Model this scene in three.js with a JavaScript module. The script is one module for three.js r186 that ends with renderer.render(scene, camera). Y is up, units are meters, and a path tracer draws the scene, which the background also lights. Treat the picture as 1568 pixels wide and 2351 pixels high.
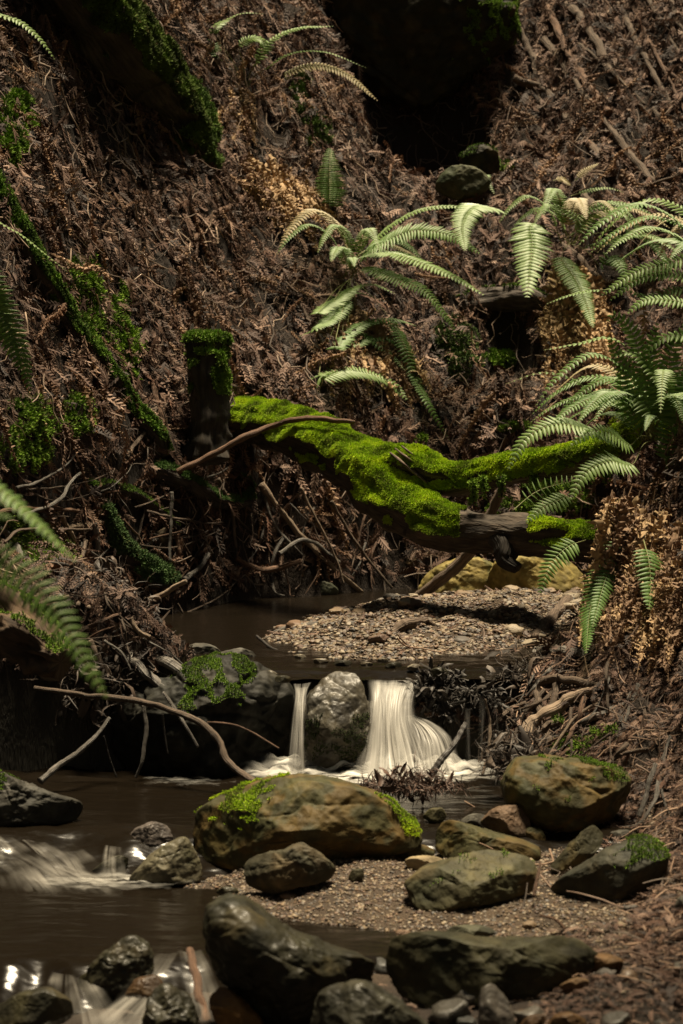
import * as THREE from 'three';
import { mergeGeometries, mergeVertices } from 'three/addons/utils/BufferGeometryUtils.js';
import { createNoise3D } from 'simplex-noise';

// ------------------------------------------------------------------ camera, sky, sun, exposure
const scene = new THREE.Scene();
const EYE = new THREE.Vector3(0, 1.46, 0), PITCH = 3 * Math.PI / 180, F = 4715;
const camera = new THREE.PerspectiveCamera(28, 683 / 1024, 0.1, 200);
camera.position.copy(EYE); camera.rotation.x = -PITCH;
camera.focus = 9.3; camera.userData.fStop = 4;
const renderer = new THREE.WebGLRenderer({ antialias: true });
renderer.setSize(683, 1024);
renderer.toneMapping = THREE.LinearToneMapping;
renderer.toneMappingExposure = 2.6;
renderer.shadowMap.enabled = true;
{
  const w = 64, h = 32, a = new Float32Array(w * h * 4);
  for (let j = 0; j < h; j++) for (let i = 0; i < w; i++) {           // plain overcast sky, brighter towards the zenith
    const e = Math.max(0, Math.sin(((j + 0.5) / h - 0.5) * Math.PI)), L = 0.35 + 0.75 * e, k = (j * w + i) * 4;
    a[k] = L * 0.97; a[k + 1] = L; a[k + 2] = L * 1.02; a[k + 3] = 1;
  }
  const sky = new THREE.DataTexture(a, w, h, THREE.RGBAFormat, THREE.FloatType);
  sky.mapping = THREE.EquirectangularReflectionMapping; sky.magFilter = THREE.LinearFilter; sky.needsUpdate = true;
  scene.background = sky; scene.environment = sky;
  scene.backgroundIntensity = 0.06; scene.environmentIntensity = 0.06;
}
const sun = new THREE.DirectionalLight(0xffecca, 4);
sun.position.set(2.4, 20, -11.8); sun.target.position.set(0.6, 0.5, -10);
sun.castShadow = true; sun.shadow.radius = 28; sun.shadow.mapSize.set(2048, 2048);
Object.assign(sun.shadow.camera, { left: -8, right: 8, top: 12, bottom: -12, near: 1, far: 60 });
scene.add(sun, sun.target);

// ------------------------------------------------------------------ helpers
function rngOf(seed) { let s = seed >>> 0 || 1; return () => { s |= 0; s = s + 0x6D2B79F5 | 0; let t = Math.imul(s ^ s >>> 15, 1 | s); t = t + Math.imul(t ^ t >>> 7, 61 | t) ^ t; return ((t ^ t >>> 14) >>> 0) / 4294967296; }; }
const N3 = createNoise3D(rngOf(7));
const fbm = (x, y, z, o = 4) => { let s = 0, a = 0.5; for (let i = 0; i < o; i++) { s += a * N3(x, y, z); x *= 2.03; y *= 2.03; z *= 2.03; a *= 0.5; } return s; };
const V = (x, y, z) => new THREE.Vector3(x, y, z);
const clamp = (x, a, b) => Math.min(b, Math.max(a, x)), lerp = (a, b, t) => a + (b - a) * t;
const ss = (a, b, x) => { const t = clamp((x - a) / (b - a), 0, 1); return t * t * (3 - 2 * t); };
const pw = (pts, x) => { if (x <= pts[0][0]) return pts[0][1]; for (let i = 1; i < pts.length; i++) if (x <= pts[i][0]) { const [a, b] = pts[i - 1], [c, d] = pts[i]; return lerp(b, d, (x - a) / (c - a)); } return pts[pts.length - 1][1]; };
const FW = V(0, -Math.sin(PITCH), -Math.cos(PITCH)), UPV = V(0, Math.cos(PITCH), -Math.sin(PITCH));
// a survey measurement (bearing, elevation, distance) turned into a point of the place
function at(u, v, d) { return EYE.clone().addScaledVector(FW, d).addScaledVector(UPV, (1175.5 - v) / F * d).add(V((u - 784) / F * d, 0, 0)); }
const taken = {};
const numbered = n => { const k = taken[n] = (taken[n] ?? -1) + 1; return k ? `${n}_${String(k).padStart(3, '0')}` : n; };
function tag(o, label, category, group) { o.userData.label = label; o.userData.category = category; if (group) o.userData.group = group; return o; }
function shade(o) { o.traverse(m => { if (m.isMesh) { m.castShadow = true; m.receiveShadow = true; } }); return o; }
function put(name, geo, mat, parent) { const m = new THREE.Mesh(geo, mat); m.name = parent ? name : numbered(name); (parent || scene).add(m); return shade(m); }
function group(name) { const g = new THREE.Group(); g.name = numbered(name); scene.add(g); return g; }
function geoOf(pos, idx, { uv, col } = {}) {
  const g = new THREE.BufferGeometry();
  g.setAttribute('position', new THREE.BufferAttribute(new Float32Array(pos), 3));
  if (uv) g.setAttribute('uv', new THREE.BufferAttribute(new Float32Array(uv), 2));
  if (col) g.setAttribute('color', new THREE.BufferAttribute(new Float32Array(col), col.length / pos.length * 3));
  if (idx) g.setIndex(idx);
  g.computeVertexNormals();
  return g;
}
// move a geometry so that its origin is at p, and its object to p
function rebase(mesh, p) { mesh.geometry.translate(-p.x, -p.y, -p.z); mesh.position.add(p); return mesh; }

// ------------------------------------------------------------------ textures (grain and relief only)
function tex(n, f, { srgb = false, rep = 1, ry = rep, m = n } = {}) {
  const a = new Uint8Array(n * m * 4);
  for (let j = 0; j < m; j++) for (let i = 0; i < n; i++) { const c = f(i / n, j / m), k = (j * n + i) * 4; for (let q = 0; q < 3; q++) a[k + q] = clamp(255 * (c.length ? c[q] : c), 0, 255); a[k + 3] = 255; }
  const t = new THREE.DataTexture(a, n, m); t.wrapS = t.wrapT = THREE.RepeatWrapping; t.magFilter = THREE.LinearFilter; t.minFilter = THREE.LinearFilter;
  if (srgb) t.colorSpace = THREE.SRGBColorSpace; t.repeat.set(rep, ry); t.needsUpdate = true; return t;
}
// tiling noise: a point on two circles
function tile(u, v, fx, fy, seed, o = 4) {
  let s = 0, a = 0.5;
  for (let k = 0; k < o; k++) {
    const A = u * fx, B = v * fy, iu = A - Math.floor(A / fx) * fx, iv = B - Math.floor(B / fy) * fy;
    const wu = iu / fx, wv = iv / fy;
    const n = (x, y) => N3(x, y, seed + k * 17.3);
    s += a * (n(iu, iv) * (1 - wu) * (1 - wv) + n(iu - fx, iv) * wu * (1 - wv) + n(iu, iv - fy) * (1 - wu) * wv + n(iu - fx, iv - fy) * wu * wv) * 1.3;
    fx *= 2; fy *= 2; a *= 0.55;
  }
  return s;
}
const T = {
  rock: tex(512, (u, v) => 0.5 + 0.55 * tile(u, v, 5, 5, 3, 6), { rep: 2.2 }),
  rockTone: tex(512, (u, v) => { const g = 0.8 + 0.36 * tile(u, v, 7, 7, 21, 6), w = tile(u, v, 3, 3, 31, 3) * 0.08; return [g + w, g, g - w]; }, { rep: 1.6, srgb: false }),
  bark: tex(512, (u, v) => 0.5 + 0.6 * tile(u, v, 14, 3, 11, 4)),
  barkTone: tex(512, (u, v) => { const g = 0.70 + 0.8 * tile(u, v, 18, 4, 41, 5); return [g, g * 0.98, g * 0.96]; }),
  ripple: tex(512, (u, v) => 0.5 + 0.5 * tile(u, v, 6, 14, 51, 3)),
  grit: tex(512, (u, v) => 0.5 + 0.6 * tile(u, v, 30, 30, 61, 3), { rep: 3 }),
  strands: tex(512, (u, v) => { const a = tile(u, v, 44, 1, 71, 2), b = tile(u, v, 8, 1, 81, 3); return clamp(0.37 + 0.13 * a + 0.6 * b, 0, 0.66); }, { m: 256 }),
  foam: tex(512, (u, v) => clamp(0.42 + 1.0 * tile(u, v, 4, 9, 91, 6), 0, 1)),
};
const lin = (r, g, b) => new THREE.Color().setRGB(r, g, b);
const M = {
  soil: new THREE.MeshStandardMaterial({ vertexColors: true, roughness: 1, bumpMap: T.grit, bumpScale: 0.012 }),
  rock: new THREE.MeshPhysicalMaterial({ vertexColors: true, specularIntensity: 0.35, roughness: 0.66, map: T.rockTone, bumpMap: T.rock, bumpScale: 0.006 }),
  wet: new THREE.MeshPhysicalMaterial({ vertexColors: true, roughness: 0.55, specularIntensity: 0.5, map: T.rockTone, bumpMap: T.rock, bumpScale: 0.006, clearcoat: 0.1, clearcoatRoughness: 0.25 }),
  bark: new THREE.MeshStandardMaterial({ vertexColors: true, roughness: 0.9, map: T.barkTone, bumpMap: T.bark, bumpScale: 0.012 }),
  stick: new THREE.MeshStandardMaterial({ color: lin(0.14, 0.10, 0.07), roughness: 0.85, map: T.barkTone, bumpMap: T.bark, bumpScale: 0.008 }),
  stickPale: new THREE.MeshStandardMaterial({ color: lin(0.32, 0.24, 0.17), roughness: 0.85, map: T.barkTone, bumpMap: T.bark, bumpScale: 0.008 }),
  stickRed: new THREE.MeshStandardMaterial({ color: lin(0.17, 0.092, 0.052), roughness: 0.8, map: T.barkTone, bumpMap: T.bark, bumpScale: 0.008 }),
  stickGrey: new THREE.MeshStandardMaterial({ color: lin(0.16, 0.145, 0.125), roughness: 0.6, map: T.barkTone, bumpMap: T.bark, bumpScale: 0.008 }),
  stickDark: new THREE.MeshStandardMaterial({ color: lin(0.035, 0.028, 0.022), roughness: 0.5, map: T.barkTone, bumpMap: T.bark, bumpScale: 0.005 }),
  moss: new THREE.MeshStandardMaterial({ color: 0xffffff, roughness: 1 }),
  litter: new THREE.MeshStandardMaterial({ color: 0xffffff, roughness: 0.75 }),
  pebble: new THREE.MeshStandardMaterial({ color: 0xffffff, roughness: 0.6 }),
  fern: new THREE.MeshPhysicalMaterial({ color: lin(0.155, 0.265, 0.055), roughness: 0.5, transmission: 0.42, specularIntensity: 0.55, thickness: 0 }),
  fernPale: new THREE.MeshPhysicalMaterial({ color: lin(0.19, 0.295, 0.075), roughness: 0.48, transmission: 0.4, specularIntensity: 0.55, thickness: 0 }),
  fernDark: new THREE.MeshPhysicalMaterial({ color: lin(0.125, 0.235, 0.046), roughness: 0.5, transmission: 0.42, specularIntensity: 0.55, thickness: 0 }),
  fernGold: new THREE.MeshPhysicalMaterial({ color: lin(0.27, 0.215, 0.09), roughness: 0.6, transmission: 0.2, thickness: 0 }),
  fernDead: new THREE.MeshStandardMaterial({ color: lin(0.2, 0.122, 0.07), roughness: 0.8 }),
  fernTan: new THREE.MeshStandardMaterial({ color: lin(0.38, 0.255, 0.135), roughness: 0.8 }),
  stem: new THREE.MeshStandardMaterial({ color: lin(0.16, 0.17, 0.05), roughness: 0.6 }),
  stemDead: new THREE.MeshStandardMaterial({ color: lin(0.14, 0.08, 0.04), roughness: 0.8 }),
  water: new THREE.MeshPhysicalMaterial({ color: lin(0.007, 0.005, 0.003), roughness: 0.2, ior: 1.33, bumpMap: T.ripple, bumpScale: 0.006 }),
  fall: new THREE.MeshPhysicalMaterial({ color: lin(0.6, 0.58, 0.53), roughness: 0.4, transparent: true, alphaMap: T.strands, side: THREE.DoubleSide, vertexColors: true }),
  rapid: new THREE.MeshPhysicalMaterial({ color: lin(0.36, 0.34, 0.3), roughness: 0.3, transparent: true, opacity: 0.8, alphaMap: T.strands, side: THREE.DoubleSide, vertexColors: true }),
  trickle: new THREE.MeshPhysicalMaterial({ color: lin(0.5, 0.49, 0.46), roughness: 0.4, transparent: true, opacity: 0.22, alphaMap: T.strands, side: THREE.DoubleSide, vertexColors: true }),
  foam: new THREE.MeshStandardMaterial({ color: lin(0.7, 0.68, 0.62), roughness: 0.6, transparent: true, alphaMap: T.foam, vertexColors: true }),
};
for (const k of ['fern', 'fernPale', 'fernDark', 'fernGold', 'fernDead', 'fernTan', 'moss', 'litter']) M[k].side = THREE.DoubleSide;

// ------------------------------------------------------------------ the ravine floor and banks
const TOE = [[-6, 7.2], [-3, 7.8], [-2.2, 8.3], [-1.6, 9.0], [-1.15, 10.2], [-0.6, 11.3], [0.3, 12.0], [1.5, 12.3], [3, 11.6], [6, 9]];
const XR = [[-40, 2.6], [2, 2.2], [4.5, 0.95], [5.5, 0.86], [6.6, 1.0], [7.2, 0.9], [7.6, 0.74], [8, 0.66], [8.6, 0.9], [9.2, 1.15], [10, 1.28], [11, 1.42], [12, 1.6], [16, 3]];
const XS = [[4.8, 0.35], [5.6, 0.3], [5.75, 0.5], [5.95, 0.38], [6.08, 0.12], [6.2, -0.16], [6.6, -0.4], [6.9, -0.42], [7.2, -0.1], [7.6, 0.22], [8, 0.5], [9, 3]];
const e0 = (x, D) => ((x - 0.68) / 1.02) ** 2 + ((D - 10.15 - 0.6 * (x - 0.6)) / 1.3) ** 2 + 0.22 * N3(x * 2.6, D * 2.6, 21) + 0.1 * N3(x * 7, D * 7, 22);
const smax = (a, b, k) => { const h = clamp(0.5 + 0.5 * (a - b) / k, 0, 1); return lerp(b, a, h) + k * h * (1 - h); };
const dents = [[0.62, 15.05, 0.5, 0.55, 1.5], [1.08, 13.3, 0.21, 0.36, 1.0], [-1.7, 13.9, 0.42, 0.6, 0.9], [-0.85, 13.2, 0.14, 0.2, 0.3]];
const hollow = (x, D) => Math.max(...dents.slice(0, 3).map(([cx, cd, rx, rd]) => Math.exp(-(((x - cx) / rx) ** 2) - ((D - cd) / rd) ** 2)));
const XL = [[8.2, -0.5], [8.6, -0.72], [9, -0.84], [10, -1.0], [11, -1.1], [12, -1.2]];
function ground(x, D) {
  let bed = lerp(lerp(lerp(-0.55, -0.24, ss(5.35, 5.7, D)), -0.16, ss(6.7, 7.0, D)), 0.325, ss(8.22, 8.36, D)) - 0.14 * ss(8.6, 9.2, D);
  const e = e0(x, D);
  if (D > 8.2) bed = Math.max(bed, 0.485 - 0.13 * e);
  if (D > 4.6 && D < 8.6) bed = smax(bed, -0.1 + clamp((x - pw(XS, D)) * 0.10, -0.3, 0.045), 0.03);
  bed += 0.012 * N3(x * 4, D * 4, 1) + 0.006 * N3(x * 13, D * 13, 2);
  const sb = D - pw(TOE, x) + 0.12 * N3(x * 1.3, 3.3, 0);
  let hb = sb < 0 ? 0.3 + sb * 2 : 0.3 + 0.85 * ss(0, 0.42, sb) + Math.max(0, sb - 0.2) * 1.0;
  const xr = pw(XR, D) + 0.05 * N3(D * 2, 1.7, 0), sr = x - xr;
  const steep = lerp(0.75, 1.9, ss(8.3, 9.0, D) * (1 - ss(9.8, 11, D)));
  let hr = sr < 0 ? sr * 1.5 : Math.min(sr * steep, 0.95 + sr * 0.45);
  hr += lerp(-0.08, 0.38, ss(7.6, 8.6, D));
  let h = smax(smax(bed, hb, 0.08), hr, 0.1);
  if (D > 8.15) h = smax(h, lerp(-0.3, 0.36, ss(8.15, 8.3, D)) + Math.min(0.35, (pw(XL, D) - x) * 1.0), 0.05);
  h += 0.09 * ss(0.05, 0.4, sr) * (1 - ss(9.6, 10.5, D)) * ss(4.8, 5.6, D) * (N3(x * 2.6, D * 2.6, 31) + 0.6 * N3(x * 6, D * 6, 33));
  if (D < 8) h = smax(h, (-2.3 - x) * 1.0 + 0.2, 0.2);
  const up = ss(0.45, 1.1, h);
  h += up * (0.16 * fbm(x * 0.9, D * 0.9, 5, 2) + 0.07 * N3(x * 2.7, D * 2.7, 9) + 0.07 * N3(x * 4.2, D * 4.2, 11) + 0.035 * N3(x * 9, D * 12, 13));
  for (const [cx, cd, rx, rd, a] of dents) h -= a * Math.exp(-(((x - cx) / rx) ** 2) - ((D - cd) / rd) ** 2);
  return Math.min(h, 9 + 0.2 * N3(x * 0.1, D * 0.1, 0));
}
function gnorm(x, D, e = 0.03) { return V(ground(x - e, D) - ground(x + e, D), 2 * e, -(ground(x, D - e) - ground(x, D + e))).normalize(); }
function hit(u, v, lift = 0) {
  const o = at(u, v, 1).sub(EYE);
  for (let d = 4.5; d < 22; d += 0.1) { const p = EYE.clone().addScaledVector(o, d); if (p.y < ground(p.x, -p.z)) {
    let a = d - 0.1, b = d; for (let k = 0; k < 6; k++) { const m = (a + b) / 2; p.copy(EYE).addScaledVector(o, m); if (p.y < ground(p.x, -p.z)) b = m; else a = m; }
    return p.copy(EYE).addScaledVector(o, b - lift); } }
  return EYE.clone().addScaledVector(o, 20);
}
{
  const line = (a, b, step, out) => { const l = []; for (let x = a; x <= b + 1e-6; x += step) l.push(x); for (let k = 1, w = step; k <= out; k++) { w *= 1.32; l.unshift(l[0] - w); l.push(l[l.length - 1] + w); } return l; };
  const xs = line(-3.2, 3.2, 0.03, 22), ds = line(4.6, 17.6, 0.03, 22);
  const pos = [], col = [], uv = [], idx = [];
  for (const D of ds) for (const x of xs) {
    const y = ground(x, D); pos.push(x, y, -D); uv.push(x, D);
    const n = 0.8 + 0.5 * fbm(x * 3, D * 3, 4, 3), sand = (1 - ss(0.06, 0.2, y)) * (D < 8.4 ? 1 : 0) * ss(5.4, 5.7, D), g = D > 8.3 && y < 0.56 && e0(x, D) < 1.3 ? 1 : 0;
    const ledge = ss(8.05, 8.15, D) * (1 - ss(8.45, 8.6, D)) * (y > 0.36 ? 0 : 1), c = [0.026, 0.017, 0.011];
    [0.07, 0.048, 0.03].forEach((s, i) => { c[i] = lerp(lerp(c[i], s, Math.max(sand, g)), [0.05, 0.045, 0.034][i], ledge) * n; }); col.push(...c);
  }
  const w = xs.length;
  for (let j = 0; j < ds.length - 1; j++) for (let i = 0; i < w - 1; i++) { const a = j * w + i; idx.push(a, a + 1, a + w, a + 1, a + w + 1, a + w); }
  const g = put('ground', geoOf(pos, idx, { uv, col }), M.soil); g.userData.kind = 'structure';
}

// ------------------------------------------------------------------ builders
function scatterOn(geo, perM2, accept, seed = 1) {
  const rnd = rngOf(seed), p = geo.attributes.position, n = geo.attributes.normal, ix = geo.index, out = [];
  const A = V(), B = V(), C = V(), a = V(), b = V(), c = V(), cnt = ix ? ix.count : p.count, id = k => ix ? ix.getX(k) : k;
  for (let t = 0; t < cnt; t += 3) {
    const i = id(t), j = id(t + 1), k = id(t + 2);
    A.fromBufferAttribute(p, i); B.fromBufferAttribute(p, j); C.fromBufferAttribute(p, k);
    let m = perM2 * a.subVectors(B, A).cross(b.subVectors(C, A)).length() / 2;
    m = Math.floor(m) + (rnd() < m % 1 ? 1 : 0);
    for (let q = 0; q < m; q++) {
      let s = rnd(), r = rnd(); if (s + r > 1) { s = 1 - s; r = 1 - r; }
      const P = A.clone().multiplyScalar(1 - s - r).addScaledVector(B, s).addScaledVector(C, r);
      a.fromBufferAttribute(n, i); b.fromBufferAttribute(n, j); c.fromBufferAttribute(n, k);
      const Nn = a.clone().multiplyScalar(1 - s - r).addScaledVector(b, s).addScaledVector(c, r).normalize();
      if (accept(P, Nn, rnd)) out.push([P, Nn]);
    }
  }
  return out;
}
const tuft = (() => {                                                // a moss tuft: nine little leafy stems, a unit high
  const rnd = rngOf(5), pos = [], idx = [];
  for (let k = 0; k < 9; k++) {
    const th = k * 2.4 + rnd(), le = 0.15 + 0.85 * rnd(), h = 0.65 + 0.5 * rnd(), w = 0.2 + 0.1 * rnd(), dx = Math.cos(th), dz = Math.sin(th);
    const b = pos.length / 3;
    for (const [t, ww] of [[0, 0.6], [0.5, 1], [1, 0.12]]) for (const s of [-1, 1]) pos.push(dx * le * t * (0.5 + 0.5 * t) - dz * s * w * ww * 0.5, h * t * (1.15 - 0.35 * t * le), dz * le * t * (0.5 + 0.5 * t) + dx * s * w * ww * 0.5);
    idx.push(b, b + 1, b + 2, b + 1, b + 3, b + 2, b + 2, b + 3, b + 4, b + 3, b + 5, b + 4);
  }
  return geoOf(pos, idx);
})();
const Y = V(0, 1, 0), mt = new THREE.Matrix4(), qq = new THREE.Quaternion(), q2 = new THREE.Quaternion();
function mossOn(parent, pts, size, tones, seed = 3, name = 'moss') {
  const rnd = rngOf(seed), im = new THREE.InstancedMesh(tuft, M.moss, Math.max(1, pts.length)); im.name = name; im.userData.kind = 'stuff';
  const c = new THREE.Color();
  pts.forEach(([p, n], i) => {
    qq.setFromUnitVectors(Y, n.clone().lerp(Y, 0.25).normalize()); q2.setFromAxisAngle(Y, rnd() * 6.283); qq.multiply(q2);
    const lump = 0.75 + 0.55 * N3(p.x * 13, p.y * 13, p.z * 13) + 0.25 * N3(p.x * 31, p.y * 31, p.z * 31), s = size * (0.6 + 0.8 * rnd()) * (0.75 + 0.4 * lump); p = p.clone().addScaledVector(n, size * 0.35 * (lump - 0.6)); mt.compose(p, qq, V(s, s * (0.7 + 0.6 * rnd()), s)); im.setMatrixAt(i, mt);
    const t = clamp(0.5 + 0.6 * N3(p.x * 6, p.y * 6, p.z * 6) + 0.5 * (rnd() - 0.5), 0, 0.999) * (tones.length - 1), k = Math.floor(t), f = t - k;
    const j = (0.8 + 0.4 * rnd()), A = rnd() < 0.05 ? [0.16, 0.12, 0.04] : tones[k], B = tones[k + 1] || A; im.setColorAt(i, c.setRGB(j * lerp(A[0], B[0], f), j * lerp(A[1], B[1], f), j * lerp(A[2], B[2], f)));
  });
  parent.add(im); return shade(im);
}
const MOSS_YELLOW_LIT = [[0.12, 0.17, 0.012], [0.27, 0.4, 0.014], [0.39, 0.54, 0.018], [0.5, 0.62, 0.024]];  // yellow moss where it is lit: brightness painted into the tones
const MOSS_SHADED = [[0.07, 0.12, 0.018], [0.11, 0.20, 0.026], [0.16, 0.28, 0.036]];  // the moss as seen in shade, darkness put into its colour
const MOSS_HALF_LIT = [[0.09, 0.15, 0.016], [0.14, 0.24, 0.022], [0.2, 0.32, 0.03]];  // half-lit step between those two, light put into the colour

// a boulder: its girth from surveyed bearings, its own thickness, flat facets, chips and cracks
const CLAY = [[0.125, 0.1, 0.038], [0.07, 0.066, 0.029], [0.115, 0.08, 0.028], [0.085, 0.08, 0.04]];
const GREY = [[0.11, 0.106, 0.088], [0.072, 0.068, 0.055], [0.14, 0.132, 0.112]];
const DARK = [[0.04, 0.036, 0.017], [0.026, 0.024, 0.013], [0.06, 0.048, 0.022]];
const OLIVE = [[0.26, 0.21, 0.06], [0.20, 0.155, 0.05], [0.33, 0.26, 0.085], [0.15, 0.14, 0.05]];
const BROWN = [[0.13, 0.075, 0.03], [0.09, 0.05, 0.022], [0.17, 0.10, 0.045]];
function boxUV(g) {
  const n = g.attributes.normal, p = g.attributes.position, uv = new Float32Array(p.count * 2);
  for (let i = 0; i < p.count; i += 3) {
    let a = 0, b = 0, c = 0; for (let k = 0; k < 3; k++) { a += n.getX(i + k); b += n.getY(i + k); c += n.getZ(i + k); }
    a = Math.abs(a); b = Math.abs(b); c = Math.abs(c);
    for (let k = i; k < i + 3; k++) { const x = p.getX(k), y = p.getY(k), z = p.getZ(k); const q = a > b && a > c ? [z, y] : b > c ? [x, z] : [x, y]; uv[2 * k] = q[0]; uv[2 * k + 1] = q[1]; }
  }
  g.setAttribute('uv', new THREE.BufferAttribute(uv, 2)); return g;
}
function rockGeo(outline, d, { thick = 0.8, tones = CLAY, seed = 1, cuts = 7, rough = 0.05, box = 0.72, detail = 26, planes = [] } = {}) {
  const rnd = rngOf(seed * 991 + 3), curve = new THREE.CatmullRomCurve3(outline.map(([u, v]) => V(u, -v, 0)), true, 'catmullrom', 0.35), ring = curve.getSpacedPoints(220);
  let cu = 0, cv = 0; for (let i = 0; i < 220; i++) { cu += ring[i].x / 220; cv += ring[i].y / 220; }
  const R = new Float32Array(361), hitR = th => {
    const dx = Math.cos(th), dy = Math.sin(th); let best = 0;
    for (let i = 0; i < 220; i++) {
      const ax = ring[i].x - cu, ay = ring[i].y - cv, bx = ring[i + 1].x - cu, by = ring[i + 1].y - cv, ex = bx - ax, ey = by - ay, den = dx * ey - dy * ex;
      if (Math.abs(den) < 1e-9) continue;
      const t = (ax * ey - ay * ex) / den, s = (ax * dy - ay * dx) / den; if (t > best && s >= -1e-6 && s <= 1 + 1e-6) best = t;
    }
    return best;
  };
  const k = d / F; let mean = 0;
  for (let i = 0; i <= 360; i++) { R[i] = hitR(i / 360 * 2 * Math.PI) * k; mean += R[i] / 361; }
  const c = at(cu, -cv, d), Tz = mean * thick;
  let g = mergeVertices(new THREE.IcosahedronGeometry(1, detail).deleteAttribute('uv').deleteAttribute('normal'), 1e-5);
  const p = g.attributes.position, P = V(), list = [...planes.map(([x, y, z, o]) => [V(x, y, z).normalize(), o * mean])];
  for (let i = 0; i < cuts; i++) { const n = V((rnd() - 0.5) * 1.3, (rnd() - 0.4) * 1.1, rnd() * 0.6 + 0.45).normalize(); list.push([n, mean * (0.72 + 0.28 * rnd()) * lerp(1, thick, Math.abs(n.z))]); }
  const col = new Float32Array(p.count * 3);
  for (let i = 0; i < p.count; i++) {
    const x = p.getX(i), y = p.getY(i), z = p.getZ(i), c1 = Math.min(1, Math.hypot(x, y)), th = ((Math.atan2(y, x) / (2 * Math.PI) + 1) % 1) * 360, a = Math.floor(th), r = lerp(R[a], R[a + 1], th - a);
    const cp = Math.pow(c1, box), sp = Math.sign(z) * Math.pow(Math.abs(z), box);
    P.set(x / (c1 || 1) * r * cp, y / (c1 || 1) * r * cp, Tz * sp);
    for (const [n, o] of list) { const q = P.dot(n) - o; if (q > 0) P.addScaledVector(n, -q * 0.9); }
    const s = 1 / mean, X = P.x * s + seed * 3.1, Yy = P.y * s, Z = P.z * s;
    const f = fbm(X * 1.1, Yy * 1.1, Z * 1.1, 5), ridge = Math.pow(1 - Math.abs(N3(X * 0.9 + 5, Yy * 1.6, Z * 0.9)), 9);
    P.addScaledVector(V(x, y, z), mean * rough * (1.3 * f + 0.7 * (0.35 - Math.abs(N3(X * 1.9, Yy * 2.3, Z * 1.9 + 4))) + 0.3 * (0.35 - Math.abs(N3(X * 4.6, Yy * 5.2, Z * 4.6))) - 0.6 * ridge + 0.1 * N3(X * 9, Yy * 9, Z * 9)));
    p.setXYZ(i, P.x, P.y, P.z);
    const m = clamp(0.5 + 0.9 * fbm(P.x * 4 + seed, P.y * 5, P.z * 4, 4), 0, 0.999) * (tones.length - 1), q = Math.floor(m), ff = ss(0.2, 0.8, m - q), j = 0.85 + 0.35 * fbm(P.x * 14, P.y * 14 + seed, P.z * 14, 3);
    for (let e = 0; e < 3; e++) col[3 * i + e] = lerp(tones[q][e], tones[q + 1][e], ff) * j;
  }
  g.setAttribute('color', new THREE.BufferAttribute(col, 3)); g.computeVertexNormals();
  return [boxUV(g.toNonIndexed()), c];
}
function contact(u, v) { const o = at(u, v, 1).sub(EYE); for (let d = 4.5; d < 9; d += 0.02) { const p = EYE.clone().addScaledVector(o, d), w = p.z > -8.3 ? (p.z < -7 ? 0 : p.z < -5.75 ? -0.105 : -0.28) : 0.37; if (p.y < Math.max(ground(p.x, -p.z), p.x < 0.9 ? w : -9)) return d; } return 9; }
function rock(name, label, cat, outline, d, opt = {}) {
  if (d < 8 && opt.sit !== false) {                                   // lower edge where the eye meets the bed or the water
    let low = outline[0]; for (const q of outline) if (q[1] > low[1]) low = q; const us = outline.map(q => q[0]), half = (Math.max(...us) - Math.min(...us)) / 4 * d / F;
    d = Math.min(d, contact(low[0], Math.min(low[1], 2420)) + half * (opt.thick || 0.8) * 0.8);
  }
  const [g, c] = rockGeo(outline, d, opt), o = put(name, g, opt.mat || M.rock); o.position.copy(c); tag(o, label, cat, opt.group);
  if (opt.moss) { const f = opt.moss; mossOn(o, scatterOn(g, (f.n || 6000) * 4, (p, n, r) => n.y > (f.ny ?? 0.3) && f.where(p.clone().add(V(0.07 * N3(p.x * 7, p.y * 7, p.z * 7 + 2), 0.05 * N3(p.x * 7 + 9, p.y * 7, p.z * 7), 0)), n) && N3(p.x * 9 + 3, p.y * 9, p.z * 9) > (f.cut ?? -0.1), 17), (f.size || 0.016) * 0.48, f.tones || MOSS_YELLOW_LIT); }
  return o;
}
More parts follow.
